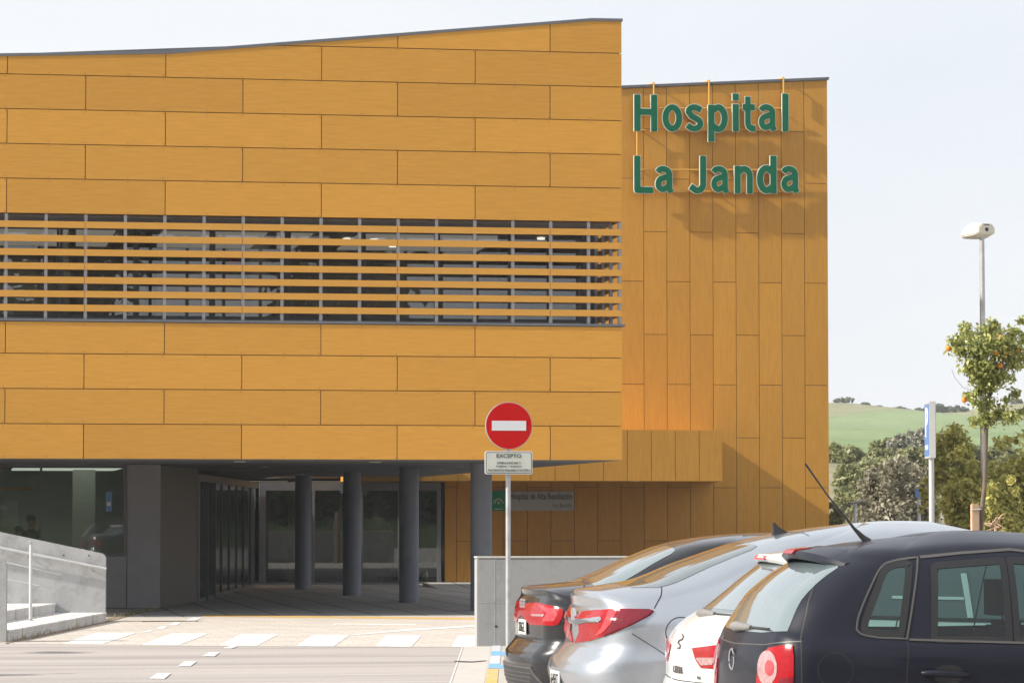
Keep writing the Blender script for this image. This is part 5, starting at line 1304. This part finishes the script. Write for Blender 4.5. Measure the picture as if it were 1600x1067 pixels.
shrub('citrus_tree', 'low leafy citrus tree at the foot of the lamp pole', 'tree', 1556, 720, 56, 70, 'citrus', 4200, .055, 14, G1, 16)
shrub('citrus_tree', 'small citrus tree just left of the parking sign pole', 'tree', 1450, 738, 62, 34, 'citrus', 1600, .06, 15, G1, 10)
shrub('olive_tree', 'pale silvery olive tree left of the parking sign', 'tree', 1396, 712, 76, 118, 'olive', 8500, .07, 16, 'olive trees', 24, flat=1)
shrub('olive_tree', 'smaller grey olive tree behind the parking sign pole', 'tree', 1436, 722, 82, 60, 'olive', 3600, .07, 17, 'olive trees', 14)
# scrub on the slope
G2 = 'scrub bushes on the slope below the green field'
SC = [(1312, 694, 165, 60, 'scrub', 'dark round scrub bush on the slope right beside the ochre wall'),
      (1334, 700, 160, 46, 'scrub', 'dark scrub bush, second from the ochre wall on the slope'),
      (1322, 728, 135, 34, 'scrub', 'small dark bush low on the slope near the ochre wall'),
      (1349, 722, 140, 44, 'scrub', 'green bush above the left side of the pale olive tree'),
      (1366, 716, 145, 44, 'scrub', 'green bush directly above the pale olive tree'),
      (1392, 686, 172, 56, 'scrub', 'broad dark bush high on the slope above the olive tree'),
      (1412, 682, 170, 44, 'scrubgrey', 'grey-brown bush high on the slope left of the parking sign'),
      (1434, 670, 172, 52, 'scrubgrey', 'largest grey bush right behind the parking sign box'),
      (1376, 700, 155, 40, 'scrub', 'mid green bush between the dark bushes above the olive tree'),
      (1412, 704, 150, 50, 'scrub', 'dense green bush just left of the parking sign box'),
      (1322, 752, 118, 40, 'scrub', 'bright green bush beside the bare soil patch'),
      (1470, 690, 150, 60, 'scrub', 'dark bush glimpsed right of the parking sign box'),
      (1345, 765, 110, 36, 'scrub', 'low green bush left of the pale olive tree foot'),
      (1304, 782, 90, 26, 'scrub', 'little dark shrub at the corner foot of the ochre wall'),
      (1500, 690, 150, 60, 'scrub', 'dark bush behind the citrus trees'), (1560, 700, 150, 70, 'scrub', 'dark bush behind the lamp pole')]
for i, (px, py, v, w, mt, lab) in enumerate(SC):
    shrub('scrub_bush', lab, 'bush', px, py, v, w*1.15, mt, int(1500+w*28), .16 if v > 120 else .09, 30+i, G2, 16, h0=.05)
G3 = 'small trees on the skyline'
def ridge_y(px, v):
    r_ = ray(px, 700); u = r_.x/r_.y*v; d = Vector((u, v, terr(u, v)-H)); return 533.5-FP*d.dot(UP)/d.dot(FWD)
for i, (px, h_, v, w, lab) in enumerate(((1320, 7, 538, 30, 'widest low tree on the skyline beside the ochre wall'), (1352, 3, 540, 13, 'tiny tree on the skyline left of centre'),
        (1374, 3, 540, 11, 'smallest bush on the skyline mid slope'), (1405, 7, 536, 20, 'round tree on the skyline left of the parking sign'), (1419, 4, 536, 12, 'small tree on the skyline next to a round one'),
        (1438, 7, 536, 16, 'skyline tree just left of the parking sign top'), (1466, 13, 536, 20, 'tall round skyline tree just right of the parking sign'), (1476, 8, 536, 6, 'slim skyline tree right of the tall round one'),
        (1494, 9, 536, 32, 'broad skyline bush left of the orange tree'), (1587, 6, 538, 24, 'skyline bush at the right edge of the view'))):
    shrub('skyline_tree', lab, 'tree', px, ridge_y(px, v)-h_, v, w*1.1, 'fartree', 1000, .36, 60+i, G3, 10, h0=.05)
# dry grass
g = np.random.default_rng(3); n = 11000; V = []; F = []
for i in range(n):
    px = g.uniform(1290, 1640); v = g.uniform(82, 112); p = onv(px, 800, v); gz = terr(p.x, v); h = g.uniform(.35, 1.1)*(1-.3*g.random()); a = g.uniform(0, 3.14); dx_, dy_ = .022*math.cos(a), .022*math.sin(a); lx, ly = g.normal()*.14, g.normal()*.1
    k = len(V); V += [(p.x-dx_, v-dy_, gz), (p.x+dx_, v+dy_, gz), (p.x+lx, v+ly, gz+h)]; F.append((k, k+1, k+2))
mb = MB(); mb.v = V; mb.f = F; single('dry_grass', mb, 'straw', 'strip of tall straw-coloured dry grass at the foot of the slope', 'grass', kind='stuff')
g = np.random.default_rng(4); V = []; F = []
for i in range(700):
    t = g.random(); q = onz(12, 1004).lerp(onz(245, 953), t); x = q.x+g.normal()*.06-.05; y = q.y+g.normal()*.08; h = g.uniform(.02, .10); a = g.uniform(0, 3.14)
    if g.random() > .35+.5*math.sin(t*9)**2: continue
    k = len(V); V += [(x-.006*math.cos(a), y-.006*math.sin(a), .015), (x+.006*math.cos(a), y+.006*math.sin(a), .015), (x+g.normal()*.03, y+g.normal()*.03, .015+h)]; F.append((k, k+1, k+2))
mb = MB(); mb.v = V; mb.f = F; single('weeds', mb, 'scrub', 'sparse weeds growing in the dirt along the steps', 'weeds', kind='stuff')
# dead branch by the stake
p = onv(1555, 820, TV+.3); db = MB(); r = random.Random(4)
root = Vector((p.x, p.y, 0)); db.tube([root, root+Vector((.02, 0, .9)), p], [.03, .025, .02], 7)
for k in range(16):
    a = r.uniform(-.9, 3.9); L_ = r.uniform(.08, .22); q = p+Vector((r.uniform(-.06, .06), 0, r.uniform(-.05, .05))); db.tube([q, q+Vector((math.cos(a)*L_*.6, r.uniform(-.05, .05), math.sin(a)*L_*.5)), q+Vector((math.cos(a)*L_, r.uniform(-.08, .08), math.sin(a)*L_*.7))], [.012, .009, .004], 5)
single('dead_shrub', db, 'stake', 'bare pale dead shrub beside the wooden stake', 'shrub', smooth='auto')
# mass of trees across the road behind the viewer, seen only in the window reflections
bl = []; r = random.Random(9)
for k in range(60):
    u = r.uniform(-30, 60); h = 19 if u < 20 else (8 if u < 28 else 6)
    bl.append((u, r.uniform(-40, -32), r.uniform(2.0, h)*(.6+.4*r.random()), r.uniform(1.8, 3.2)))
for k in range(36): bl.append((-30+k*2.6, r.uniform(-33, -30), r.uniform(.8, 2.2), r.uniform(1.6, 2.4)))
o = leaf_mesh('tree_line', 'behind', bl, 30000, .55, None, 1.6, seed=21, shell=2.5); tag(o, 'continuous belt of dark trees across the road behind the viewer', 'trees', kind='stuff')

# ================================================================== PEOPLE in the waiting room
def person(x, y, hgt, face, label, seed):
    t = thing('person', label, 'person', (x, y, .05)); s = hgt/1.72
    J = {}; me = bpy.data.meshes.new('body'); E_ = []; Vp = []; R_ = []
    def add(p, r, par=None):
        Vp.append(Vector((p[0]*s, p[1]*s, p[2]*s))); R_.append(r*s)
        if par is not None: E_.append((par, len(Vp)-1))
        return len(Vp)-1
    pel = add((0, 0, .95), .14); wai = add((0, 0, 1.10), .125, pel); che = add((0, .0, 1.30), .15, wai); nb_ = add((0, 0, 1.43), .08, che); ne_ = add((0, 0, 1.50), .052, nb_)
    h1 = add((0, -.01, 1.57), .075, ne_); h2 = add((0, -.005, 1.64), .088, h1); h3 = add((0, .0, 1.70), .06, h2); add((0, -.095, 1.60), .014, h1)
    for sg in (-1, 1):
        sh = add((sg*.17, 0, 1.40), .065, che); el = add((sg*.23, .02, 1.12), .042, sh); wr = add((sg*.22, -.14, .95), .028, el); pa = add((sg*.215, -.19, .92), .032, wr)
        for k in range(4):
            f0 = add((sg*(.19+.017*k), -.225, .905), .010, pa); f1 = add((sg*(.19+.017*k), -.26, .89-.004*k), .009, f0); add((sg*(.19+.017*k), -.275-.004*(k in (1, 2)), .865), .008, f1)
        t0 = add((sg*.185, -.19, .915), .011, pa); add((sg*.168, -.215, .90), .010, t0)
        hp = add((sg*.09, 0, .88), .10, pel); kn = add((sg*.10, -.02, .48), .062, hp); an = add((sg*.10, .02, .09), .04, kn); fo_ = add((sg*.10, -.09, .045), .04, an); add((sg*.10, -.16, .035), .032, fo_)
    me.from_pydata(Vp, E_, []); o = bpy.data.objects.new('body', me); col.objects.link(o)
    sk_ = o.modifiers.new('skin', 'SKIN'); sk_.use_smooth_shade = True; su = o.modifiers.new('sub', 'SUBSURF'); su.levels = 1; su.render_levels = 1
    for i, sv in enumerate(me.skin_vertices[0].data): sv.radius = (R_[i], R_[i]); sv.use_root = (i == 0)
    dg = bpy.context.evaluated_depsgraph_get(); m2 = bpy.data.meshes.new_from_object(o.evaluated_get(dg)); bpy.data.objects.remove(o)
    m2.name = 'body'; o = bpy.data.objects.new('body', m2); col.objects.link(o); o.parent = t; m2.materials.clear(); m2.materials.append(M['cloth']); m2.materials.append(M['skin'])
    for p in m2.polygons: p.material_index = 1 if p.center.z > 1.46*s or (p.center.y < -.17*s and p.center.z > .8*s) else 0
    hm = MB(); hm.ball((x, y+.015, .05+1.665*s), .105*s, .92, 1.05, .95, 16); hm.v = [v for v in hm.v]; hm.build('hair', 'hair', t, smooth=True)
    em = MB()
    for sg in (-1, 1): em.ball((x+sg*.032*s, y-.088*s, .05+1.625*s), .011*s, n=8)
    em.build('eyes', 'black', t, smooth=True)
    em = MB()
    for sg in (-1, 1): em.ball((x+sg*.088*s, y+.0, .05+1.61*s), .022*s, .4, .8, 1.2, 8)
    em.build('ears', 'skin', t, smooth=True)
    em = MB(); em.ball((x, y-.085*s, .05+1.555*s), .022*s, 1, .3, .25, 8); em.build('mouth', 'lampdark', t, smooth=True)
    t.rotation_euler = (0, 0, face); return t
p = onv(49, 812, 61.9); person(p.x, 61.9, 1.60, .5, 'dark haired person standing behind the window, the taller silhouette', 1)
p = onv(29, 828, 61.7); person(p.x, 61.7, 1.40, -.4, 'person with dark hair behind the window, the lower silhouette', 2)

# ================================================================== LIGHT
EL = math.radians(33); AZ = math.radians(8.1)           # sun from the left, just in front of the facade
S_ = Vector((-math.cos(EL)*math.cos(AZ), -math.cos(EL)*math.sin(AZ), math.sin(EL)))
ld = bpy.data.lights.new('sun', 'SUN'); ld.energy = 3.9; ld.angle = math.radians(1.0); ld.color = (1, .94, .85)
lo = bpy.data.objects.new('sun', ld); col.objects.link(lo); lo.rotation_euler = S_.to_track_quat('Z', 'Y').to_euler(); lo.location = (-20, 0, 30)
w = bpy.data.worlds.new('World'); scene.world = w; w.use_nodes = True; N, L = w.node_tree.nodes, w.node_tree.links
bg = N['Background']; bg.inputs['Strength'].default_value = .112
sk = N.new('ShaderNodeTexSky'); sk.sky_type = 'NISHITA'; sk.sun_disc = False; sk.sun_elevation = EL; sk.sun_rotation = math.atan2(S_.x, S_.y); sk.dust_density = 3; sk.air_density = 1; sk.altitude = 50
tc = N.new('ShaderNodeTexCoord'); mp = N.new('ShaderNodeMapping'); mp.inputs['Scale'].default_value = (1, 1, 3.2); L.new(tc.outputs['Generated'], mp.inputs[0])
no = N.new('ShaderNodeTexNoise'); no.inputs['Scale'].default_value = 3.4; no.inputs['Detail'].default_value = 6; no.inputs['Distortion'].default_value = .4; L.new(mp.outputs[0], no.inputs['Vector'])
cr = ramp(N, [(.25, (3.85, 4.08, 4.45)), (.72, (4.5, 4.6, 4.75))]); L.new(no.outputs[0], cr.inputs[0])
o = mixc(N, L, .93, sk.outputs[0], cr.outputs[0]); L.new(o, bg.inputs[0])
vs_ = scene.view_settings; vs_.view_transform = 'Standard'; vs_.look = 'None'; vs_.exposure = .93; vs_.gamma = 1
scene.render.engine = 'CYCLES'; scene.cycles.max_bounces = 8; scene.cycles.transparent_max_bounces = 16; scene.cycles.caustics_reflective = False; scene.cycles.caustics_refractive = False
scene.cycles.use_denoising = True

# thin air haze over the whole place
hb = MB(); hb.box(-900, 900, -120, 1000, -1, 30); hz = single('haze', hb, 'white', 'thin pale air haze over the car park and the hill', 'haze', kind='stuff')
hm_ = mk('air_haze'); N2, L2 = nt(hm_); N2.remove(N2['Principled BSDF']); pv_ = N2.new('ShaderNodeVolumePrincipled')
pv_.inputs['Density'].default_value = .0003; pv_.inputs['Color'].default_value = (.93, .95, .97, 1); L2.new(pv_.outputs[0], N2['Material Output'].inputs['Volume'])
hz.data.materials.clear(); hz.data.materials.append(hm_)
